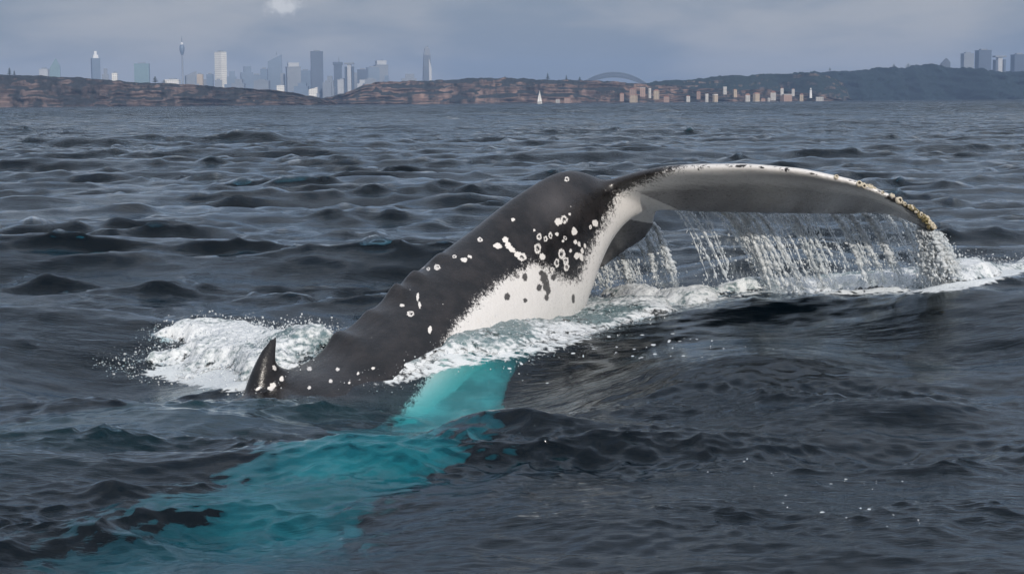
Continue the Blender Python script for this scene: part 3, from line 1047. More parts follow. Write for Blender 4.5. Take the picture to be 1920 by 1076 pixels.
for label, a, b, yt, fc, st, yw in [
        ('grey tower, leftmost of the towers on the right hill', 1801, 1823, 102, 'grey', 'flat', 10),
        ('dark blue broad topped tower on the right hill', 1828, 1855, 96, 'dark', 'flat', 8),
        ('pale tower with a dark strip on the right hill', 1861, 1883, 105, 'light', 'fins', 4),
        ('dark blue square tower at the right edge of the picture', 1895, 1921, 104, 'dark', 'flat', 8),
        ('low pale podium building between the hill towers', 1826, 1852, 120, 'light', 'step', 0)]:
    tower(label, a, b, yt, fc, yw, st, Y=7400 + a * .1, group='towers behind the right hill', zb=20)
tower('small dark house on top of the right hill', 1763, 1779, 110, 'dark', 0, 'gable', Y=6300, name='hilltop_building', group='towers behind the right hill', zb=60)


def needle():
    Y = CITY_Y - 100
    base = at_depth(344, 190, Y)
    z = lambda y: at_depth(344, y, Y)[2]
    root = empty('observation_tower', (base[0], Y, 4.0))
    tag(root, 'thin needle tower with a round turret and spire on the left of the skyline', 'tower')

    def lathe(name, prof, mat):
        bm = bmesh.new()
        n = 20
        rings = [[bm.verts.new((r_ * math.cos(6.2832 * i / n), r_ * math.sin(6.2832 * i / n), zz - 4)) for i in range(n)] for r_, zz in prof]
        for a, b in zip(rings[:-1], rings[1:]):
            for i in range(n): bm.faces.new((a[i], a[(i + 1) % n], b[(i + 1) % n], b[i]))
        bm.faces.new(rings[-1])
        bm_obj(name, bm, mat, root, True)
    k = Y / FPX
    lathe('shaft', [(2.6 * k, 4), (1.9 * k, 60), (1.7 * k, z(102))], FAC['grey'])
    lathe('turret', [(1.7 * k, z(104)), (3.6 * k, z(99)), (4.6 * k, z(95)), (4.8 * k, z(90)), (4.2 * k, z(86)), (2.4 * k, z(84))], FAC['blue'])
    lathe('cap', [(2.4 * k, z(84)), (2.2 * k, z(81)), (1.2 * k, z(80))], M_ROOFW)
    lathe('spire', [(.8 * k, z(81)), (.5 * k, z(74)), (.2 * k, z(68))], M_STEEL)


needle()


def arch_bridge():
    Y = 9300.0
    root = empty('arch_bridge', (0, Y, 0))
    tag(root, 'grey steel arch bridge showing over the headland ridge', 'bridge')
    xs = np.linspace(1090, 1212, 33)
    up = [at_depth(p, 137 + 21 * ((p - 1151) / 61) ** 2, Y) for p in xs]
    lo = [at_depth(p, 144.5 + 17 * ((p - 1151) / 61) ** 2, Y) for p in xs]

    def beam(bm, a, b, r_):
        a = Vector((a[0], 0, a[2])); b = Vector((b[0], 0, b[2]))
        d = (b - a).normalized(); n = Vector((-d.z, 0, d.x))
        vs = []
        for e in (a, b):
            for sy in (-9, 9):
                for sn in (-r_, r_):
                    v = e + n * sn; vs.append(bm.verts.new((v.x, sy, v.z)))
        for f in ((0, 1, 3, 2), (4, 6, 7, 5), (0, 4, 5, 1), (2, 3, 7, 6), (0, 2, 6, 4), (1, 5, 7, 3)):
            bm.faces.new([vs[i] for i in f])
    for nm, c in (('upper_chord', up), ('lower_chord', lo)):
        bm = bmesh.new()
        for a, b in zip(c[:-1], c[1:]): beam(bm, a, b, 5.0)
        bm_obj(nm, bm, M_STEEL, root)
    bm = bmesh.new()
    for i in range(len(up) - 1):
        beam(bm, up[i], lo[i], 2.4); beam(bm, lo[i], up[i + 1], 2.4)
    bm_obj('truss_web', bm, M_STEEL, root)
    bm = bmesh.new()
    beam(bm, at_depth(1085, 157, Y), at_depth(1216, 158, Y), 3.0)
    bm_obj('deck', bm, M_STEEL, root)


arch_bridge()

# ------------------------------------------------------------------ houses, trees and boat on the far shore
M_TILE = mat_simple('terracotta_roof', (0.22, 0.10, 0.07), (0.34, 0.17, 0.12), 0.3)
M_WALLS = [mat_facade('cream_house_wall', (0.60, 0.49, 0.36), (0.27, 0.23, 0.20), .22, .30, .8),
           mat_facade('pink_house_wall', (0.46, 0.31, 0.26), (0.22, 0.17, 0.15), .22, .30, .8),
           mat_facade('white_house_wall', (0.62, 0.60, 0.57), (0.28, 0.27, 0.27), .22, .30, .8)]


def house(label, px, py0, wpx_, hpx, wall, hip=True, Y=4210.0, rotz=0.2):
    k = Y / FPX
    b = at_depth(px, py0, Y)
    wd, hh = wpx_ * k * .70, hpx * k * .66
    root = empty('house', (b[0], Y, b[2]), rotz)
    tag(root, label, 'house', 'houses on the far headland')
    wh = hh * (.68 if hip else .92)
    prims('wall', M_WALLS[wall], root, [(rect(wd, wd * .7), -14, wh)])
    bm = bmesh.new()
    if hip:
        e = [bm.verts.new((x, y, wh)) for x, y in rect(wd * 1.08, wd * .78)]
        r0 = bm.verts.new((-wd * .25, 0, hh)); r1 = bm.verts.new((wd * .25, 0, hh))
        bm.faces.new((e[0], e[1], r1, r0)); bm.faces.new((e[2], e[3], r0, r1))
        bm.faces.new((e[1], e[2], r1)); bm.faces.new((e[3], e[0], r0)); bm.faces.new(e[::-1])
        bm_obj('roof', bm, M_TILE, root)
    else:
        prism(bm, rect(wd * 1.04, wd * .74), wh, hh)
        bm_obj('roof', bm, M_ROOFW, root)


for a in [('cream house, tallest of the houses by the yellow cliff, with a tiled roof', 1188, 186, 18, 16, 0, True),
          ('pink house with a tiled roof above the cream house', 1187, 172, 16, 10, 1, True),
          ('small pink flat roofed house right of the pink tiled house', 1205, 171, 14, 10, 1, False),
          ('white narrow block beside the pink flat roofed house', 1218, 174, 7, 12, 2, False),
          ('cream gabled house right of the white narrow block', 1231, 176, 13, 12, 0, True),
          ('low pale pink house on the shore right of the cream gabled house', 1250, 186, 14, 9, 1, True),
          ('small white house left of the tall yellow block', 1325, 185, 8, 13, 2, False),
          ('tall yellow block standing at the shore in mid headland', 1341, 191, 12, 21, 0, False),
          ('small bright white house up the slope right of the yellow block', 1359, 167, 9, 6, 2, False),
          ('white house with a tiled roof right of the yellow block', 1402, 184, 12, 12, 2, True),
          ('cream tiled house beside the white tiled house', 1418, 181, 15, 11, 0, True),
          ('small white shed near the long pink terrace', 1442, 190, 6, 9, 2, False),
          ('long pink terrace near the right end of the headland', 1474, 187, 26, 15, 1, False),
          ('pale house behind the long pink terrace', 1450, 178, 14, 9, 2, True),
          ('small cream house left of the white light tower', 1503, 182, 9, 9, 0, True),
          ('low white arched building at the end of the headland', 1537, 189, 18, 10, 2, False),
          ('lone pale house below the ridge on the ochre cliff', 1064, 187, 16, 6, 1, True),
          ('small cream house on the slope above the tall yellow block', 1378, 172, 9, 7, 0, True),
          ('pink tiled house low on the shore right of the cream tiled house', 1431, 189, 11, 7, 1, True),
          ('small white house above the long pink terrace', 1466, 169, 8, 6, 2, True),
          ('tiny white house on the ridge left of the light tower', 1487, 170, 7, 5, 2, True),
          ('pale pink house left of the cream house by the yellow cliff', 1166, 180, 11, 8, 1, True),
          ('small pale house between the two shore clusters', 1290, 184, 10, 7, 2, True),
          ('small pink house on the slope left of the tall yellow block', 1310, 176, 9, 7, 1, True),
          ('small pale house near the sailing boat', 1046, 189, 10, 5, 2, True)]:
    house(*a, rotz=random.uniform(-.5, .6))


def light_tower():
    Y = 4190.0; k = Y / FPX
    b = at_depth(1520, 178, Y)
    root = empty('lighthouse', (b[0], Y, b[2]))
    tag(root, 'small white light tower near the right end of the headland', 'lighthouse')
    for nm, r1, r2, z0, z1, mt in (('shaft', 3.4, 2.6, -8, 9 * k, M_ROOFW), ('gallery', 3.4, 3.4, 9 * k, 10 * k, M_STEEL), ('lantern', 1.9, 1.5, 10 * k, 12.5 * k, M_ROOFW)):
        bm = bmesh.new()
        bmesh.ops.create_cone(bm, cap_ends=True, segments=12, radius1=r1, radius2=r2, depth=z1 - z0, matrix=Matrix.Translation((0, 0, (z0 + z1) / 2)))
        bm_obj(nm, bm, mt, root)


light_tower()


def sailboat():
    Y = 2300.0; k = Y / FPX
    b = at_depth(1012, 196, Y)
    root = empty('sailboat', (b[0], Y, 0.0), R(25))
    tag(root, 'white sailing boat under full sail before the ochre headland', 'sailboat')
    L = 10 * k
    bm = bmesh.new()
    sec = []
    for i in range(9):
        f = i / 8
        x = (f - .5) * L
        bw = 1.5 * math.sin(math.pi * min(1, .15 + f * .85)) ** .6 * (1 if f < .95 else .3)
        sec.append([bm.verts.new((x, s * bw * q, zz)) for s, q, zz in ((-1, 1, 1.3 + .4 * f), (-1, .7, .2), (0, 0, -.5), (1, .7, .2), (1, 1, 1.3 + .4 * f))])
    for a, c in zip(sec[:-1], sec[1:]):
        for i in range(4): bm.faces.new((a[i], a[i + 1], c[i + 1], c[i]))
        bm.faces.new((a[4], a[0], c[0], c[4]))
    bm.faces.new(sec[0]); bm.faces.new(sec[-1][::-1])
    bm_obj('hull', bm, M_ROOFW, root)
    H = 26 * k
    bm = bmesh.new()
    bmesh.ops.create_cone(bm, cap_ends=True, segments=6, radius1=.14, radius2=.08, depth=H, matrix=Matrix.Translation((.3, 0, H / 2 + .5)))
    bm_obj('mast', bm, M_STEEL, root)

    def sail(nm, p0, p1, p2, bel):
        bm = bmesh.new()
        n = 8; g = {}
        for i in range(n + 1):
            for j in range(n + 1 - i):
                a, c = i / n, j / n
                q = Vector(p0) * (1 - a - c) + Vector(p1) * a + Vector(p2) * c
                q.y += bel * math.sin(math.pi * min(1, a + .2)) * math.sin(math.pi * min(1, c + .1)) * (1 - a)
                g[i, j] = bm.verts.new(q)
        for i in range(n):
            for j in range(n - i):
                bm.faces.new((g[i, j], g[i + 1, j], g[i, j + 1]))
                if j < n - i - 1: bm.faces.new((g[i + 1, j], g[i + 1, j + 1], g[i, j + 1]))
        o = bm_obj(nm, bm, M_ROOFW, root, True)
        md = o.modifiers.new('solidify', 'SOLIDIFY'); md.thickness = .05
    sail('mainsail', (.1, 0, 2.2), (.1, 0, H * .97), (-L * .46, .6, 2.2), .7)
    sail('jib', (.6, .2, H * .84), (L * .48, 0, 2.0), (.2, .8, 2.4), .5)


sailboat()

M_CROWN = mat_simple('dark_foliage', (0.012, 0.022, 0.014), (0.035, 0.05, 0.03), 0.6, 0.9, 0.1)
M_TRUNK = mat_simple('bark', (0.05, 0.04, 0.03), (0.10, 0.08, 0.06), 1.0, 0.9, 0.1)


def pine(label, px, ytop, ybase, Y, wide=.30, tiers=7):
    b = at_depth(px, ybase, Y)
    H = at_depth(px, ytop, Y)[2] - b[2]
    root = empty('pine_tree', (b[0], Y, b[2]))
    tag(root, label, 'tree', 'pine trees on the far ridge')
    bm = bmesh.new()
    bmesh.ops.create_cone(bm, cap_ends=True, segments=7, radius1=H * .035, radius2=H * .008, depth=H * 1.2, matrix=Matrix.Translation((0, 0, H * .4)))
    bm_obj('trunk', bm, M_TRUNK, root)
    bm = bmesh.new()
    rg = random.Random(int(px))
    for i in range(tiers):
        f = i / (tiers - 1)
        zc = H * (.22 + .74 * f)
        rr = H * wide * (1 - f) ** .75 + H * .03
        n = 9
        for k in range(n):
            a = 6.2832 * k / n + rg.random()
            ln = rr * rg.uniform(.7, 1.15)
            tip = Vector((math.cos(a) * ln, math.sin(a) * ln, zc + rg.uniform(-.03, .02) * H))
            side = Vector((-math.sin(a), math.cos(a), 0)) * ln * .42
            mid = Vector((math.cos(a) * ln * .55, math.sin(a) * ln * .55, zc))
            c = bm.verts.new((0, 0, zc + H * .07)); d = bm.verts.new((0, 0, zc - H * .04))
            v1 = bm.verts.new(mid + side); v2 = bm.verts.new(mid - side); v3 = bm.verts.new(tip)
            bm.faces.new((c, v1, v3)); bm.faces.new((c, v3, v2)); bm.faces.new((d, v3, v1)); bm.faces.new((d, v2, v3))
    bm_obj('crown', bm, M_CROWN, root)


pine('taller of the two pines on the left cliff top', 18, 127, 143, 3560)
pine('shorter pine right of the taller one on the left cliff top', 27, 132, 143, 3565)
pine('rounded dark tree on the cliff below the needle tower', 291, 143, 157, 3560, .5)
pine('low spreading tree right of the rounded dark tree on the cliff', 308, 149, 158, 3560, .7, 5)
pine('tallest pine on the ochre headland ridge', 1027, 137, 151, 4400)
pine('second pine right of the tallest on the ochre headland', 1062, 141, 152, 4400)
pine('low pine left of the arch bridge', 1087, 144, 153, 4400, .5)
pine('lone small pine on the slope left of the wooded hill', 1556, 127, 134, 5650, .45)
pine('broad tree left of the pale roof on the wooded hill', 1676, 120, 128, 5650, .55)
pine('broad round tree beside the pale roof on the wooded hill', 1703, 119, 128, 5650, .9, 5)
pine('small tree on the ochre ridge left of the pines', 947, 143, 149, 4400, .6)

# ------------------------------------------------------------------ the whale
top_px = [(-200, 860), (200, 800), (380, 765), (462, 745), (520, 702), (545, 690), (566, 684), (600, 664), (626, 636), (660, 610), (700, 580), (736, 552), (770, 522), (800, 500),
          (840, 470), (905, 422), (960, 376), (1010, 342), (1040, 326), (1062, 319), (1090, 321), (1120, 332), (1160, 350), (1215, 380)]
dz_u, dz_z = [], []
for p in top_px:
    u, _, z = on_plane(*p)
    dz_u.append(u); dz_z.append(z)
bot_px = [(1000, 760), (1040, 690), (1068, 625), (1086, 578), (1101, 528), (1122, 480), (1150, 438), (1185, 408), (1222, 394)]
bz_u, bz_z = [-4.0, -2.5, -1.0, 0.4, 1.3, 2.0], [-3.1, -2.5, -1.95, -1.55, -1.25, -1.0]
for p in bot_px:
    u, _, z = on_plane(*p)
    if u > bz_u[-1] + 0.02:
        bz_u.append(u); bz_z.append(z)
dz_u = np.array(dz_u); dz_z = np.array(dz_z)
order = np.argsort(dz_u); dz_u = dz_u[order]; dz_z = dz_z[order]
UE = min(dz_u[-1], bz_u[-1]) - 0.01
us = np.concatenate([np.linspace(-3.2, 0, 28, endpoint=False), np.linspace(0, UE, 90)])
Dz = np.interp(us, dz_u, dz_z); Bz = np.interp(us, bz_u, bz_z)
# soften the polygonal lines
def smooth1(a, n=2):
    for _ in range(n):
        b = a.copy(); b[1:-1] = (a[:-2] + 2 * a[1:-1] + a[2:]) / 4; a = b
    return a
Dz = smooth1(Dz, 3); Bz = smooth1(Bz, 6)
HW = np.interp(us, [-3.2, -1.5, 0, .6, 1.0, 1.4, 2.0, 2.5, 2.9, 3.2, 3.5, UE], [1.25, 1.15, .98, .86, .74, .60, .43, .30, .22, .17, .12, .05])
EXPO = np.interp(us, [.3, 2.0], [.84, 1.12])
NK = [on_plane(px, py)[0] for px, py in ((628, 630), (738, 545), (772, 518), (688, 588), (822, 482))]
NKH = [.060, .075, .055, .032, .034]
NT_ = 56
th = np.linspace(0, 2 * math.pi, NT_, endpoint=False)
ringsV = []
for u, dzv, bzv, hw, ex_ in zip(us, Dz, Bz, HW, EXPO):
    mid = (dzv + bzv) / 2; hh = max(.02, (dzv - bzv) / 2)
    ct_, st_ = np.cos(th), np.sin(th)
    wv = np.where(st_ >= 0, hw * np.abs(st_) ** ex_, -min(hw, float(np.interp(u, [0, .8, 1.6], [.10, .20, .40]))) * np.abs(st_) ** 1.12)
    zv = mid + hh * ct_
    kb = sum(h_ * math.exp(-((u - nu) / .055) ** 2) for nu, h_ in zip(NK, NKH))
    zv = zv + kb * np.maximum(0, ct_) ** 60
    ringsV.append(to_world(np.full(NT_, u), wv, zv))
V = np.concatenate(ringsV)
ns = len(us)
i = np.arange(ns - 1)[:, None] * NT_; j = np.arange(NT_)[None, :]; jn_ = (j + 1) % NT_
F = np.stack([i + j, i + jn_, i + NT_ + jn_, i + NT_ + j], -1).reshape(-1, 4)
parts_v = [V]; parts_f = [F.tolist() + [list(range(NT_))[::-1], list(range((ns - 1) * NT_, ns * NT_))]]

# dorsal fin, hooked towards the tail
fin_px = [(440, 775), (462, 745), (468, 722), (474, 700), (483, 676), (493, 655), (505, 638), (516, 629), (522, 631), (517, 644), (513, 658), (513, 670), (518, 681), (527, 688), (541, 692), (560, 693), (585, 720), (560, 775)]
fp = np.array([on_plane(*p)[::2] for p in fin_px])
fc = fp[[1, 2, 3, 4, 13, 14]].mean(0); fc[1] -= .05
def fin_thick(z):
    zb_, zt_ = fp[1, 1], fp[7, 1]
    f = np.clip((z - zb_) / (zt_ - zb_), 0, 1)
    return .085 * (1 - f) ** .8 + .014
lay = []
for sc_, tf in ((1.0, 0.10), (.86, .62), (.62, .9), (.3, 1.0)):
    q = fc + (fp - fc) * sc_
    lay.append((q, tf))
fv = []; ff = []
nfp = len(fp)
seq = [(q, -tf) for q, tf in lay[::-1]] + [(q, tf) for q, tf in lay]
for q, tf in seq:
    fv.append(to_world(q[:, 0], tf * fin_thick(q[:, 1]), q[:, 1]))
for a in range(len(seq) - 1):
    for b in range(nfp):
        b2 = (b + 1) % nfp
        ff.append([a * nfp + b, (a + 1) * nfp + b, (a + 1) * nfp + b2, a * nfp + b2])
ff.append(list(range(nfp))); ff.append(list(range((len(seq) - 1) * nfp, len(seq) * nfp))[::-1])
parts_v.append(np.concatenate(fv)); parts_f.append(ff)

# flukes: leading and trailing edge lines, near lobe measured, far lobe drooping behind the tail stock
def uwz(px, py, wv):
    return on_plane(px, py, wv)
LE_n = [uwz(1142, 342, .10), uwz(1190, 327, .30), uwz(1240, 317, .55), uwz(1300, 313, .82), uwz(1400, 311, 1.22), uwz(1500, 319, 1.60), uwz(1600, 340, 1.93), (uwz(1670, 368, 2.13)), uwz(1725, 398, 2.26), uwz(1758, 428, 2.32)]
TE_n = [uwz(1222, 392, .0), uwz(1262, 394, .14), uwz(1300, 396, .30), uwz(1350, 397, .50), uwz(1420, 399, .82), uwz(1500, 401, 1.16), uwz(1590, 402, 1.52), uwz(1650, 399, 1.80), uwz(1700, 412, 2.05), uwz(1745, 438, 2.28)]
LE_f = [(3.10, -.10, .92), (3.16, -.35, .80), (3.28, -.75, .50), (3.45, -1.2, .16), (3.75, -1.7, -.16), (4.15, -2.1, -.42)]
TE_f = [uwz(1232, 404, -.10), uwz(1216, 442, -.35), uwz(1168, 472, -.62), uwz(1114, 512, -.88), (4.25, -1.5, .0), (4.2, -2.12, -.44)]
def resample(pts, n):
    pts = np.array(pts, float)
    d = np.concatenate([[0], np.cumsum(np.linalg.norm(np.diff(pts, axis=0), axis=1))]); d /= d[-1]
    t = np.linspace(0, 1, n)
    out = np.stack([np.interp(t, d, pts[:, k]) for k in range(3)], 1)
    for _ in range(3):
        o = out.copy(); o[1:-1] = (out[:-2] + 2 * out[1:-1] + out[2:]) / 4; out = o
    return out
n_near, n_far = 60, 34
L_n, T_n = resample(LE_n, n_near), resample(TE_n, n_near)
L_f, T_f = resample(LE_f, n_far), resample(TE_f, n_far)
Lc = np.concatenate([L_f[::-1], L_n]); Tc = np.concatenate([T_f[::-1], T_n])
for _ in range(4):      # ease the join at the root
    k0 = n_far
    for arr in (Lc, Tc):
        o = arr.copy(); o[k0 - 5:k0 + 5] = (arr[k0 - 6:k0 + 4] + 2 * arr[k0 - 5:k0 + 5] + arr[k0 - 4:k0 + 6]) / 4
        arr[:] = o
NF = len(Lc)
spanf = np.concatenate([np.linspace(1, 0, n_far), np.linspace(0, 1, n_near)])
thick = .135 * (1 - spanf ** 1.5) + .045
cc = np.concatenate([np.linspace(0, 1, 15)])
cc = cc ** 1.5
prof_t = np.sqrt(np.maximum(cc, 0)) * (1 - cc) * 2.0 + .13 * cc + .05
prof_t[0] = .12; prof_t[-1] = .10
fvs = []
for k in range(NF):
    Lp, Tp = to_world(*Lc[k][:, None])[0], to_world(*Tc[k][:, None])[0]
    a, b = max(0, k - 1), min(NF - 1, k + 1)
    span = to_world(*((Lc[b] + Tc[b]) / 2)[:, None])[0] - to_world(*((Lc[a] + Tc[a]) / 2)[:, None])[0]
    ch = Tp - Lp
    nn = np.cross(ch, span); nn /= np.linalg.norm(nn) + 1e-9
    if nn[2] < 0: nn = -nn                     # dorsal side up
    cam_ = .07 * (1 - spanf[k] * .5) * np.linalg.norm(ch)
    up = [Lp + ch * c + nn * (thick[k] * t_ * .5 + cam_ * 4 * c * (1 - c) * .6) for c, t_ in zip(cc, prof_t)]
    dn = [Lp + ch * c + nn * (-thick[k] * t_ * .5 + cam_ * 4 * c * (1 - c) * .6) for c, t_ in zip(cc, prof_t)]
    fvs.append(np.array(up + dn[::-1]))
m_ = fvs[0].shape[0]
ffl = []
for k in range(NF - 1):
    for q in range(m_):
        q2 = (q + 1) % m_
        ffl.append([k * m_ + q, k * m_ + q2, (k + 1) * m_ + q2, (k + 1) * m_ + q])
ffl.append(list(range(m_))[::-1]); ffl.append(list(range((NF - 1) * m_, NF * m_)))
parts_v.append(np.concatenate(fvs)); parts_f.append(ffl)

bm = bmesh.new()
for pv_, pf_ in zip(parts_v, parts_f):
    vs = [bm.verts.new(p) for p in pv_]
    for f in pf_:
        bm.faces.new([vs[q] for q in f])
    bm.verts.index_update()
bmesh.ops.recalc_face_normals(bm, faces=bm.faces)
tmp = bpy.data.meshes.new('whale_raw'); bm.to_mesh(tmp); bm.free()
tmo = bpy.data.objects.new('whale_raw', tmp); COL.objects.link(tmo)
rm = tmo.modifiers.new('remesh', 'REMESH'); rm.mode = 'VOXEL'; rm.voxel_size = 0.0155
smd = tmo.modifiers.new('smooth', 'SMOOTH'); smd.factor = .5; smd.iterations = 5
dg = bpy.context.evaluated_depsgraph_get()
wme = bpy.data.meshes.new_from_object(tmo.evaluated_get(dg))
wme.name = 'whale_body'
bpy.data.objects.remove(tmo); bpy.data.meshes.remove(tmp)
nvw = len(wme.vertices)
co = np.empty(nvw * 3, np.float32); wme.vertices.foreach_get('co', co); co = co.reshape(-1, 3).astype(float)
no = np.empty(nvw * 3, np.float32); wme.vertices.foreach_get('normal', no); no = no.reshape(-1, 3)
wme.polygons.foreach_set('use_smooth', np.ones(len(wme.polygons), dtype=bool))
ne = len(wme.edges)
ed = np.empty(ne * 2, np.int32); wme.edges.foreach_get('vertices', ed); ed = ed.reshape(-1, 2)
rel = co - O3
wgt = np.exp(-(((rel @ U3) - 3.50) / .30) ** 2 - (((rel @ W3) - .16) / .26) ** 2)
pick = (wgt > .03)
em = pick[ed[:, 0]] | pick[ed[:, 1]]
e0, e1 = ed[em, 0], ed[em, 1]
deg = np.maximum(1, np.bincount(e0, minlength=nvw) + np.bincount(e1, minlength=nvw))
for _ in range(70):
    ac = np.stack([np.bincount(e0, co[e1, k], nvw) + np.bincount(e1, co[e0, k], nvw) for k in range(3)], 1) / deg[:, None]
    co[pick] += (ac - co)[pick] * (wgt[pick] * .6)[:, None]
wme.vertices.foreach_set('co', co.astype(np.float32).ravel()); wme.update()
nn_ = np.empty(nvw * 3, np.float32); wme.vertices.foreach_get('normal', nn_); no = nn_.reshape(-1, 3)
rel = co - O3
vu = rel @ U3; vw = rel @ W3; vz = rel[:, 2]
# distance to the fluke's leading edge, and chord position
Lw = to_world(Lc[:, 0], Lc[:, 1], Lc[:, 2]); Tw = to_world(Tc[:, 0], Tc[:, 1], Tc[:, 2])
best = np.full(nvw, 9.0); bi = np.zeros(nvw, int)
for k in range(NF):
    d = np.linalg.norm(co - Lw[k], axis=1)
    m = d < best
    best[m] = d[m]; bi[m] = k
chl = np.linalg.norm(Tw - Lw, axis=1)[bi]
axis = (Tw - Lw)[bi] / chl[:, None]
cpos = np.clip(((co - Lw[bi]) * axis).sum(1) / chl, 0, 1)
fluke_near = (vw > .22) & (vu > 2.9) & (bi >= n_far)
fluke_far = (vw < -.18) & (vu > 2.9)
fd = np.array([-.55, -.55, -.62])
ventral = (no @ fd) > 0.05
# flank pattern measured on the near side, mirrored to the far flank
mirr = to_world(vu, np.abs(vw), vz)
ppx, ppy = project(np.where((vw >= 0)[:, None], co, mirr))
BELLY = [(850, 604), (868, 590), (885, 570), (905, 548), (932, 528), (960, 510), (985, 494), (1005, 490), (1030, 498), (1045, 510), (1062, 520), (1078, 520), (1092, 490), (1108, 452), (1124, 424), (1138, 400), (1145, 380),
         (1155, 362), (1172, 352), (1192, 342), (1215, 334), (1250, 318), (1330, 290), (1900, 290), (1900, 480), (1240, 480), (1150, 640), (1080, 900), (700, 900)]
sdB = poly_sdf(ppx, ppy, BELLY)
white = np.clip((sdB - 4) / 30.0, -1.6, 1.6)
white = np.where(fluke_near & ~ventral & (cpos > .06), -1.5, white)
white = np.where(fluke_far, -1.5, white)
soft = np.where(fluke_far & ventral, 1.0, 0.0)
soft = np.maximum(soft, np.clip(1 - np.hypot((ppx - 1040) / 80, (ppy - 380) / 70), 0, 1) * .45 * (vu < 3.2))  # lighter hump: wet sheen put into the skin colour
grey = np.where(fluke_near, np.clip((cpos - .02) * 1.9, 0, 1), 0.0)  # greyer to the trailing edge: pigment, plus underside shade put into the colour
tn = np.clip((bi - n_far) / n_near, 0, 1)
edge = np.where(fluke_near | ((vw > .05) & (vu > 3.05)), .62 - best / .06 * .55 + np.clip((tn - .72) / .25, 0, 1) * .85, -2.0)
edge = np.where(tn < .20, edge + (.20 - tn) * 4.5, edge)
SPOTS = [(933, 461, 9, 6, .3, 0), (948, 450, 6, 8, -.4, 0), (953, 460, 6, 8, -.4, 0), (960, 468, 6, 7, -.4, 0), (971, 477, 7, 6, .4, 0), (979, 482, 9, 8, 0, 1), (1008, 466, 7, 11, 0, 1), (1017, 481, 6, 7, 0, 0), (1053, 476, 7, 11, 0, 1), (1061, 489, 6, 8, 0, 1),
         (1062, 501, 6, 8, 0, 1), (1044, 493, 5, 9, 0, 1), (1035, 506, 4, 6, 0, 1), (1047, 416, 8, 8, 0, 0), (1058, 412, 7, 9, 0, 1), (1077, 435, 6, 7, 0, 0), (1076, 429, 3, 4, 0, 0), (1032, 442, 4, 7, 0, 1), (1044, 439, 4, 4, 0, 0),
         (1011, 444, 5, 7, 0, 1), (1082, 480, 6, 7, .3, 0), (1090, 482, 4, 10, -.3, 0), (1092, 470, 3, 6, -.3, 0), (1116, 419, 6, 8, -.4, 0), (1107, 426, 3, 4, 0, 1), (1079, 454, 4, 5, 0, 0), (962, 412, 4, 4, 0, 0), (900, 449, 5, 5, 0, 1), (852, 481, 5, 4, 0, 1), (870, 487, 7, 5, .2, 0),
         (881, 481, 5, 3, .6, 0), (820, 501, 7, 6, .6, 1), (803, 504, 4, 4, 0, 1), (770, 588, 8, 6, 0, 1), (754, 572, 5, 3, 0, 0), (580, 691, 5, 5, 0, 0), (633, 692, 4, 4, 0, 0), (528, 710, 5, 6, -.4, 0), (580, 727, 4, 4, 0, 0),
         (620, 714, 4, 4, 0, 0), (655, 717, 3, 3, 0, 0), (1063, 336, 5, 5, 0, 1), (1138, 354, 6, 5, 0, 1), (783, 556, 3, 9, 0, 0), (787, 572, 3, 10, -.2, 0), (1002, 432, 2.5, 3, 0, 0), (1056, 452, 3, 3, 0, 0), (1086, 458, 3, 5, 0, 0), (1068, 402, 3, 3, 0, 0),
         (1060, 446, 5, 3, .8, 1), (1023, 448, 4, 6, 0, 1), (1070, 470, 3, 4, 0, 0), (1097, 461, 2.5, 5, -.2, 0), (515, 690, 4, 6, -.5, 0), (512, 722, 6, 6, .4, 0), (508, 728, 7, 5, 0, 0), (485, 728, 8, 3, -.6, 0), (590, 665, 3, 4, 0, 0), (806, 618, 4, 9, 0, 0), (700, 690, 4, 3, 0, 0), (672, 700, 3, 4, .4, 0)]
spot = np.full(nvw, -1.0); ring = np.full(nvw, -1.0)
for sx_, sy_, rx_, ry_, an_, rg_ in SPOTS:
    ca, sa = math.cos(an_), math.sin(an_)
    ex, ey = ppx - sx_, ppy - sy_
    q = 1 - np.hypot((ex * ca + ey * sa) / (rx_ * .92 + .3), (-ex * sa + ey * ca) / (ry_ * .92 + .3))
    ring = np.where(q > spot, q if rg_ else -1.0, ring)
    spot = np.maximum(spot, q)
facing = ((np.array([0, 0, CAM_H]) - co) / np.linalg.norm(np.array([0, 0, CAM_H]) - co, axis=1)[:, None] * no).sum(1)
spot = np.where(facing < .12, -1, spot); ring = np.where(facing < .12, -1, ring)
spot[fluke_far] = -1; ring[fluke_far] = -1
dk = np.full(nvw, -1.0)
for sx_, sy_, rx_, ry_ in [(1020, 520, 7, 11), (1024, 535, 6, 11), (1028, 546, 4, 6), (1011, 539, 4, 7), (1025, 558, 4, 6), (951, 556, 5, 7), (985, 563, 3, 4), (984, 520, 4, 8), (1016, 512, 5, 5), (1038, 520, 4, 6), (1075, 560, 2, 9)]:
    dk = np.maximum(dk, 1 - np.hypot((ppx - sx_) / (rx_ + 1.5), (ppy - sy_) / (ry_ + 1.5)))
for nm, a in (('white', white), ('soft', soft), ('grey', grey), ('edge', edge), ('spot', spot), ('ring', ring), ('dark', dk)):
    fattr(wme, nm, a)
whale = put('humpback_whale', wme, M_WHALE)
tag(whale, 'diving humpback whale with its dark back, white belly and dripping tail fluke above water', 'whale')

# barnacles on the leading edge near the tip, each a small crater
bvh = BVHTree.FromObject(whale, bpy.context.evaluated_depsgraph_get())


def hit(px, py):
    d = Vector(ray(px, py)).normalized()
    return bvh.ray_cast(Vector((0, 0, CAM_H)), d, 40)[:2]


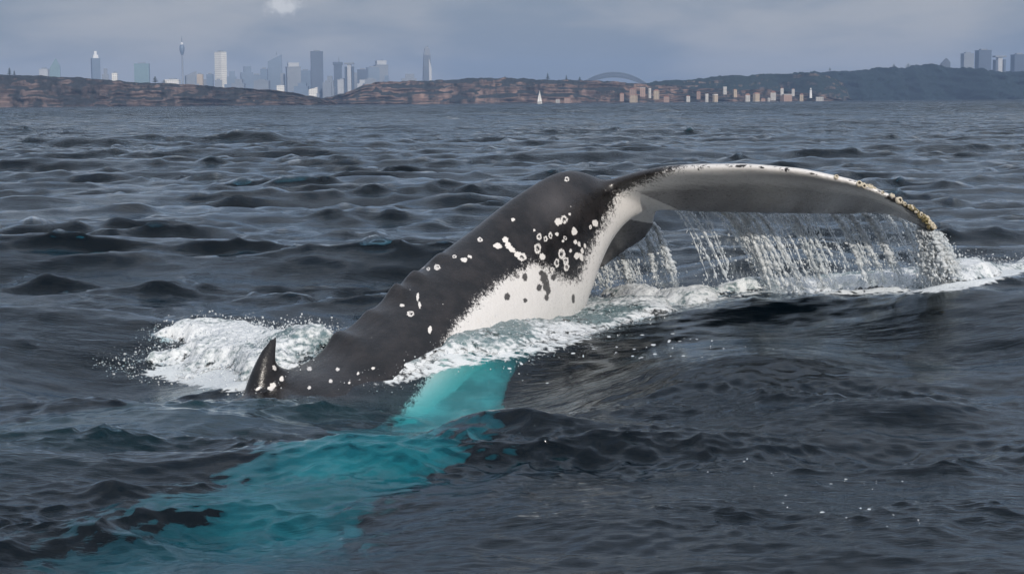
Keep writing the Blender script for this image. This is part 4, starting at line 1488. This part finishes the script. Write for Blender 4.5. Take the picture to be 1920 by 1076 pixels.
def crater(r_, seed):
    rg = random.Random(seed)
    bm = bmesh.new()
    n = 12
    prof = [(1.0, -.25), (.98, .15), (.80, .48), (.58, .66), (.44, .62), (.34, .35)]
    wob = [rg.uniform(.86, 1.12) for _ in range(n)]
    rings = [[bm.verts.new((r_ * p * wob[i] * math.cos(6.2832 * i / n), r_ * p * wob[i] * math.sin(6.2832 * i / n), r_ * h_)) for i in range(n)] for p, h_ in prof]
    for a, b in zip(rings[:-1], rings[1:]):
        for i in range(n): bm.faces.new((a[i], a[(i + 1) % n], b[(i + 1) % n], b[i]))
    bm.faces.new(rings[-1])
    for f in bm.faces:
        f.smooth = True
    bm.faces.ensure_lookup_table()
    bm.faces[len(bm.faces) - 1].material_index = 1
    for f in bm.faces[(len(prof) - 2) * n:(len(prof) - 1) * n]: f.material_index = 1
    me = bpy.data.meshes.new('barnacle'); bm.to_mesh(me); bm.free()
    me.materials.append(M_BARN); me.materials.append(M_BARN_D)
    return me


BMESH = [crater(1.0, s) for s in range(5)]
BPX = [(1611, 345, 6.5), (1620, 349, 5.5), (1632, 350, 6.0), (1622, 340, 4), (1629, 342, 3.5), (1673, 367, 5.5), (1688, 370, 7.5), (1684, 378, 4), (1692, 376, 4), (1700, 372, 4), (1713, 382, 4.5), (1722, 386, 4.5), (1728, 381, 4), (1717, 376, 3.5),
       (1731, 392, 4.5), (1708, 377, 3.5), (1738, 409, 6), (1743, 396, 6), (1748, 402, 5.5), (1752, 412, 5.5), (1742, 417, 5), (1755, 420, 5), (1749, 424, 5), (1760, 428, 4.5), (1735, 400, 4.5), (1568, 332, 5), (1640, 353, 3.5), (1655, 361, 3.5), (1570, 329, 3.5)]
for q, (px, py, rp) in enumerate(BPX):
    p, nrm = hit(px, py)
    for dy_ in (3, 6, 10, 14):
        if p is None: p, nrm = hit(px - dy_ * .4, py + dy_)
    if p is None: continue
    o = bpy.data.objects.new('barnacle', BMESH[q % 5])
    COL.objects.link(o)
    rr = rp * p.y / FPX
    o.matrix_world = Matrix.Translation(p) @ nrm.to_track_quat('Z', 'Y').to_matrix().to_4x4() @ Matrix.Rotation(random.uniform(0, 6), 4, 'Z') @ Matrix.Scale(rr, 4)
    o.parent = whale
# algae crust round the tip barnacles
bm = bmesh.new()
for q in range(150):
    t = random.random() ** .6
    px = 1690 + 72 * t + random.uniform(-6, 4); py = 372 + 60 * t ** 1.4 + random.uniform(-8, 12)
    p, nrm = hit(px, py)
    if p is None: continue
    s = random.uniform(.006, .016) * (0.6 + .7 * t)
    mt = Matrix.Translation(p) @ nrm.to_track_quat('Z', 'Y').to_matrix().to_4x4() @ Matrix.Diagonal((s * random.uniform(.8, 1.6), s, s * random.uniform(.6, 1.6), 1))
    bmesh.ops.create_icosphere(bm, subdivisions=1, radius=1, matrix=mt)
for v in bm.verts: v.co += Vector((random.uniform(-1, 1), random.uniform(-1, 1), random.uniform(-1, 1))) * .003
cr = bm_obj('algae_crust', bm, M_CRUST, whale); cr['kind'] = 'stuff'

# long pale flipper under the surface, on the whale's near side
FL = [(880, 640, 120, -.30), (830, 692, 200, -.16), (765, 745, 250, -.20), (660, 812, 280, -.26), (530, 868, 350, -.34), (410, 915, 440, -.42), (310, 958, 490, -.50), (240, 1010, 440, -.58), (200, 1095, 300, -.62)]
FLr = np.array(FL, float)
tt = np.linspace(0, 1, 60); t0_ = np.linspace(0, 1, len(FL))
FLr = np.stack([smooth1(np.interp(tt, t0_, FLr[:, k]), 6) for k in range(4)], 1)
cen = np.array([at_height(a, b, d) for a, b, _, d in FLr])
cen = np.array([at_height(a, b, 0.0) for a, b, _, d in FLr])
cen[:, 1] += -FLr[:, 3] * 0.9
cen[:, 2] = level(cen[:, 0], cen[:, 1]) + FLr[:, 3] - 0.08
hwid = np.array([wd_ * c[1] / FPX for (_, _, wd_, _), c in zip(FLr, cen)])
tanv = np.gradient(cen, axis=0); tanv[:, 2] = 0; tanv /= np.linalg.norm(tanv, axis=1)[:, None]
perp = np.stack([-tanv[:, 1], tanv[:, 0], np.zeros(60)], 1)
nq = 24; aq = np.linspace(0, 2 * math.pi, nq, endpoint=False)
knob = 1 + .12 * np.sin(tt * 34) + .09 * np.sin(tt * 57 + 1)
FV = []
for k in range(60):
    wq = hwid[k] * .62 * knob[k]
    off = np.cos(aq) * wq
    zz = np.sin(aq) * .09 * (1 - .6 * tt[k]) - np.abs(np.cos(aq)) ** 3 * .10
    zz = zz - .42 * np.clip(fbm(cen[k][0] * 1.3 + off * 2.2 + 40, cen[k][1] * 1.6 + 0 * off, 61, 4) - .42, 0, 1) * (.4 + tt[k])
    FV.append(cen[k] + off[:, None] * perp[k] + zz[:, None] * np.array([0, 0, 1.0]))
FV = np.concatenate(FV)
i = np.arange(59)[:, None] * nq; j = np.arange(nq)[None, :]; jn_ = (j + 1) % nq
FF = np.stack([i + j, i + nq + j, i + nq + jn_, i + jn_], -1).reshape(-1, 4)
flip = put('flipper', mesh_np('flipper', FV, FF), M_FLIP, whale)
flip['label'] = 'long pale flipper glowing turquoise under the surface'

# ------------------------------------------------------------------ whitewater and spray
OCT_V = np.array([(1, 0, 0), (-1, 0, 0), (0, 1, 0), (0, -1, 0), (0, 0, 1), (0, 0, -1)], float)
OCT_F = np.array([(0, 2, 4), (2, 1, 4), (1, 3, 4), (3, 0, 4), (2, 0, 5), (1, 2, 5), (3, 1, 5), (0, 3, 5)])
_b = bmesh.new(); bmesh.ops.create_icosphere(_b, subdivisions=1, radius=1)
ICO_V = np.array([v.co[:] for v in _b.verts]); ICO_F = np.array([[v.index for v in f.verts] for f in _b.faces]); _b.free()


def drops(P, rad, stretch=None):
    """one mesh of many droplets"""
    n = len(P)
    rad = np.asarray(rad)
    q = RNG.normal(size=(n, 3)); q /= np.linalg.norm(q, axis=1)[:, None]
    sc = 1 + RNG.uniform(-.3, .5, (n, 3))
    base = ICO_V[None] * sc[:, None, :] * (1 + RNG.uniform(-.18, .18, (n, 12, 1)))
    if stretch is not None:
        s = stretch / (np.linalg.norm(stretch, axis=1)[:, None] + 1e-9)
        el = np.linalg.norm(stretch, axis=1)
        base = base + (base @ s[:, :, None]) * s[:, None, :] * el[:, None, None]
    Vv = P[:, None, :] + base * rad[:, None, None]
    Fv = ICO_F[None] + (np.arange(n) * 12)[:, None, None]
    return Vv.reshape(-1, 3), Fv.reshape(-1, 3)


def whitewater(name, label, poly, step, rise, bill, soft, amp, aer, lump=7.0, seed=0, cut=False, rag=.30):
    """heaped, bubbling foam over the water inside an outline measured on the level sea"""
    poly = np.array(poly, float)
    W = []
    for px, py in poly:
        ys = np.arange(6.0, 21.0, .02)
        d_ = ray(px, py)
        xs = d_[0] * ys / d_[1]; zs = CAM_H + d_[2] * ys / d_[1]
        below = np.nonzero(zs < level(xs, ys))[0]
        q_ = below[0] if len(below) else -1
        W.append((xs[q_], ys[q_]))
    W = np.array(W)
    x0, y0 = W.min(0) - .25; x1, y1 = W.max(0) + .25
    X, Y = np.meshgrid(np.arange(x0, x1, step), np.arange(y0, y1, step))
    sh = X.shape
    x = X.ravel(); y = Y.ravel()
    sd = poly_sdf(x, y, W)
    sd = sd + (fbm(x * 3, y * 3, seed + 2, 4) - .5) * rag
    ru = (x - O3[0]) * CA + (y - O3[1]) * SA; rw = (x - O3[0]) * SA - (y - O3[1]) * CA
    if cut: sd = np.minimum(sd, np.maximum((-.13 - 1.0 * rw - ru) / 1.4, .04 - rw))
    keep = sd > -.12
    z = np.zeros_like(x)
    k = np.nonzero(keep)[0]
    wz = np.zeros_like(x)
    _, _, dz_ = waves(x[k], y[k], np.full(len(k), .05))
    wz[k] = dz_ + level(x, y)[k]
    prof = np.clip(sd / soft, 0, 1); prof = prof * prof * (3 - 2 * prof)
    f1, _ = worley(x * lump, y * lump, seed)
    f2, _ = worley(x * lump * 2.3, y * lump * 2.3, seed + 5)
    f3, _ = worley(x * lump * 5, y * lump * 5, seed + 9)
    bil = (np.sqrt(np.maximum(0, 1 - f1 ** 2 * .9)) * .55 + np.sqrt(np.maximum(0, 1 - f2 ** 2 * .9)) * .3 + np.sqrt(np.maximum(0, 1 - f3 ** 2)) * .16)
    rz = rise(x, y) if callable(rise) else rise
    big = .35 + 1.1 * fbm(x * 2.2, y * 2.2, seed + 31, 3)
    z = wz - .02 + prof * (rz * big + bill * (bil - .35)) + .012 * prof
    ids = -np.ones(sh[0] * sh[1], int)
    ids[k] = np.arange(len(k))
    G = ids.reshape(sh)
    q = np.stack([G[:-1, :-1], G[:-1, 1:], G[1:, 1:], G[1:, :-1]], -1).reshape(-1, 4)
    q = q[(q >= 0).all(1)]
    jx = (hash2(x, y, 3) - .5) * step * .5
    V = np.stack([x + jx, y, z], 1)[k]
    me = mesh_np(name, V, q)
    fattr(me, 'foam', np.clip(sd[k] / (soft * .6), -.6, 1) * amp)
    fattr(me, 'aer', aer(x[k], y[k], sd[k], rw[k]) if callable(aer) else np.full(len(k), aer))
    o = put(name, me, M_WHITE)
    tag(o, label, kind='stuff')
    return V, sd[k], W


def rise_wash(x, y):
    return .02
V1, s1, _ = whitewater('wash_foam', 'aerated wash running along the flank of the whale', WASH, .010, rise_wash, .075, .30, .74,
                       lambda x, y, s, rw: np.clip(.42 + 1.5 * (fbm(x * 2.6, y * 2.6, 77, 5) - .5) + .75 * np.exp(-((s - .06) / .13) ** 2) * (rw > .55) + .25 * np.clip((rw - .6) / .6, 0, 1), 0, 1.2), 6.5, 3)
V2, s2, _ = whitewater('splash_foam', 'heap of white foam behind the dorsal fin', SPLASH, .010, .045, .17, .34, 1.1, lambda x, y, s, rw: np.clip(.70 + 1.2 * (fbm(x * 3.2, y * 3.2, 55, 5) - .5), 0, 1.2), 4.6, 17, True, .75)
V3, s3, _ = whitewater('ridge_foam', 'churned foam under the dripping fluke', RIDGE, .012, .06, .08, .20, 1.15,
                       lambda x, y, s, rw: np.clip(.66 + 1.6 * (fbm(x * 3, y * 3, 91, 5) - .5), 0, 1.2), 7.0, 29)


def spray_over(name, label, V, s, n, hmax, rmin, rmax, edge_pow=1.0, spread=.05):
    pick = np.nonzero(s > -.10)[0]
    pr = np.exp(-np.abs(s[pick] - .05) / .25) ** edge_pow
    idx = RNG.choice(pick, n, p=pr / pr.sum())
    P = V[idx].copy()
    P[:, :2] += RNG.normal(0, spread, (n, 2))
    P[:, 2] += np.abs(RNG.normal(0, hmax, n)) - .005
    r_ = rmin + (rmax - rmin) * RNG.random(n) ** 4
    v, f = drops(P, r_)
    o = put(name, mesh_np(name, v, f), M_SPRAY)
    tag(o, label, kind='stuff')


spray_over('wash_spray', 'droplets thrown up along the flank of the whale', V1, s1, 2600, .025, .0016, .006)
spray_over('splash_spray', 'droplets flying off the foam behind the dorsal fin', V2, s2, 5200, .035, .0014, .0075, .3, .04)
spray_over('ridge_spray', 'droplets over the churned foam under the fluke', V3, s3, 3600, .04, .0014, .0065)


# ------------------------------------------------------------------ water pouring off the flukes
def tube(paths, radii, nside=6):
    Vs, Fs = [], []; base = 0
    a6 = np.linspace(0, 2 * math.pi, nside, endpoint=False)
    for P, r_ in zip(paths, radii):
        n = len(P)
        ring = np.stack([np.cos(a6), np.sin(a6), 0 * a6], 1)
        Vs.append((P[:, None, :] + ring[None] * r_[:, None, None]).reshape(-1, 3))
        i = np.arange(n - 1)[:, None] * nside; j = np.arange(nside)[None, :]; jn = (j + 1) % nside
        Fs.append((np.stack([i + j, i + jn, i + nside + jn, i + nside + j], -1).reshape(-1, 4)) + base)
        base += n * nside
    return np.concatenate(Vs), np.concatenate(Fs)


def pour(name, label, starts, ends, rad, nd, seed, wander=.02, film=True, dspread=.035):
    rg = np.random.default_rng(seed)
    paths, radii = [], []
    dP, dS = [], []
    n = 40
    t = np.linspace(0, 1, n)
    for a, b, rr in zip(starts, ends, rad):
        ln = rg.uniform(.72, 1.0)
        P = np.empty((n, 3))
        tt_ = t * ln
        P[:, 0] = a[0] + (b[0] - a[0]) * tt_ ** .85
        P[:, 1] = a[1] + (b[1] - a[1]) * tt_
        P[:, 2] = a[2] + (b[2] - a[2]) * (tt_ ** 1.15)
        w_ = np.cumsum(rg.normal(0, 1, (n, 2)), 0) * wander * .12
        P[:, :2] += w_ * t[:, None]
        r_ = rr * (.55 + .5 * np.abs(np.cumsum(rg.normal(0, .35, n))) % 1.0) * (1 + .5 * np.sin(t * rg.uniform(30, 60) + rg.random() * 6))
        r_ = np.maximum(r_, .0012); r_[-3:] *= (.6, .35, .1)
        gap = rg.random(n) < .12
        r_[gap] *= .25
        paths.append(P); radii.append(r_)
        m = nd
        k = rg.integers(0, n, m)
        q = P[k] + rg.normal(0, 1, (m, 3)) * dspread * (.25 + .9 * t[k])[:, None] * np.array([1, 1, .8])
        dP.append(q)
        dS.append(rg.random(m))
    v, f = tube(paths, radii)
    Pd = np.concatenate(dP); rd = .0016 + .0065 * np.concatenate(dS) ** 5 + .0012
    st = np.zeros((len(Pd), 3)); st[:, 2] = RNG.uniform(0, 1.2, len(Pd)); st[:, 0] = -.3
    v2, f2 = drops(Pd, rd, st)
    root_me = mesh_np(name, v, f)
    o = put(name, root_me, M_SPRAY)
    tag(o, label, kind='stuff')
    o2 = put(name + '_droplets', mesh_np(name + '_droplets', v2, f2), M_SPRAY)
    tag(o2, 'droplets around ' + label, kind='stuff')
    if film:
        m = 28
        S_ = np.array(starts); E_ = np.array(ends)
        od = np.argsort(S_ @ W3); S_, E_ = S_[od], E_[od]
        ft = np.linspace(0, 1, m)
        gridv = S_[None] + (E_ - S_)[None] * np.stack([ft ** .85, ft, ft ** 1.15], 1)[:, None, :]
        gridv = gridv + rg.normal(0, .006, gridv.shape)
        nc = len(S_)
        i = np.arange(m - 1)[:, None] * nc; j = np.arange(nc - 1)[None, :]
        Fq = np.stack([i + j, i + j + 1, i + nc + j + 1, i + nc + j], -1).reshape(-1, 4)
        me = mesh_np(name + '_film', gridv.reshape(-1, 3), Fq)
        fattr(me, 'foam', np.repeat(np.interp(ft, [0, .1, .5, .9, 1], [.85, .62, .45, .60, .85]), nc))
        o3 = put(name + '_film', me, M_FILM)
        tag(o3, 'thin torn water film within ' + label, kind='stuff')
    return np.concatenate(dP)


def fall_end(a, shift, yoff=0.0):
    x, y = a[0] + shift, a[1] + yoff
    return np.array([x, y, float(water_z([x], [y])[0]) + .02])


rg = random.Random(3)


def clusters(T, n_all, f0, f1, ncl, per, shift, yoff):
    st_, en_, ra_ = [], [], []
    for q in range(ncl):
        f = f0 + (f1 - f0) * (q + .5 + rg.uniform(-.35, .35)) / ncl
        big = rg.random() < .45
        sh_ = shift(f) + rg.uniform(-.05, .05)
        for _ in range(per + (3 if big else 0)):
            g = min(max(f + rg.gauss(0, .006 if big else .010), f0), f1)
            k = g * (n_all - 1); k0 = int(k); fr_ = k - k0
            a = T[k0] * (1 - fr_) + T[min(k0 + 1, n_all - 1)] * fr_
            A = to_world(*a[:, None])[0] + np.array([0, 0, -.003])
            e = fall_end(A, sh_ + rg.gauss(0, .028), yoff + rg.gauss(0, .03))
            e[2] = min(e[2], A[2] - .02)
            st_.append(A); en_.append(e); ra_.append(rg.choice([.006, .009, .013, .018] if big else [.004, .005, .008]))
    return st_, en_, ra_


st_, en_, ra_ = clusters(T_n, n_near, .08, .94, 25, 2, lambda f: .36 - .12 * f, -.05)
pour('fluke_cascade', 'curtain of water pouring off the near fluke edge', st_, en_, ra_, 60, 5, .02, True, .028)
st_, en_, ra_ = [], [], []
for q in range(80):
    A = to_world(*(T_n[-1 - rg.randrange(0, 4)])[:, None])[0] + np.array([rg.uniform(-.01, .05), rg.uniform(-.03, .03), 0])
    st_.append(A); en_.append(fall_end(A, rg.gauss(.13, .055), rg.uniform(-.1, .1))); ra_.append(rg.choice([.010, .014, .019, .025]))
pour('tip_stream', 'thick stream of water falling from the fluke tip', st_, en_, ra_, 40, 6, .03, False, .05)
st_, en_, ra_ = clusters(T_f, n_far, .04, .62, 13, 3, lambda f: .16 - .10 * f, -.1)
pour('far_cascade', 'water pouring off the far fluke behind the tail', st_, en_, ra_, 50, 8, .02, True, .026)
print('tris sea', len(allq) * 2, 'whale', len(wme.polygons) * 2)
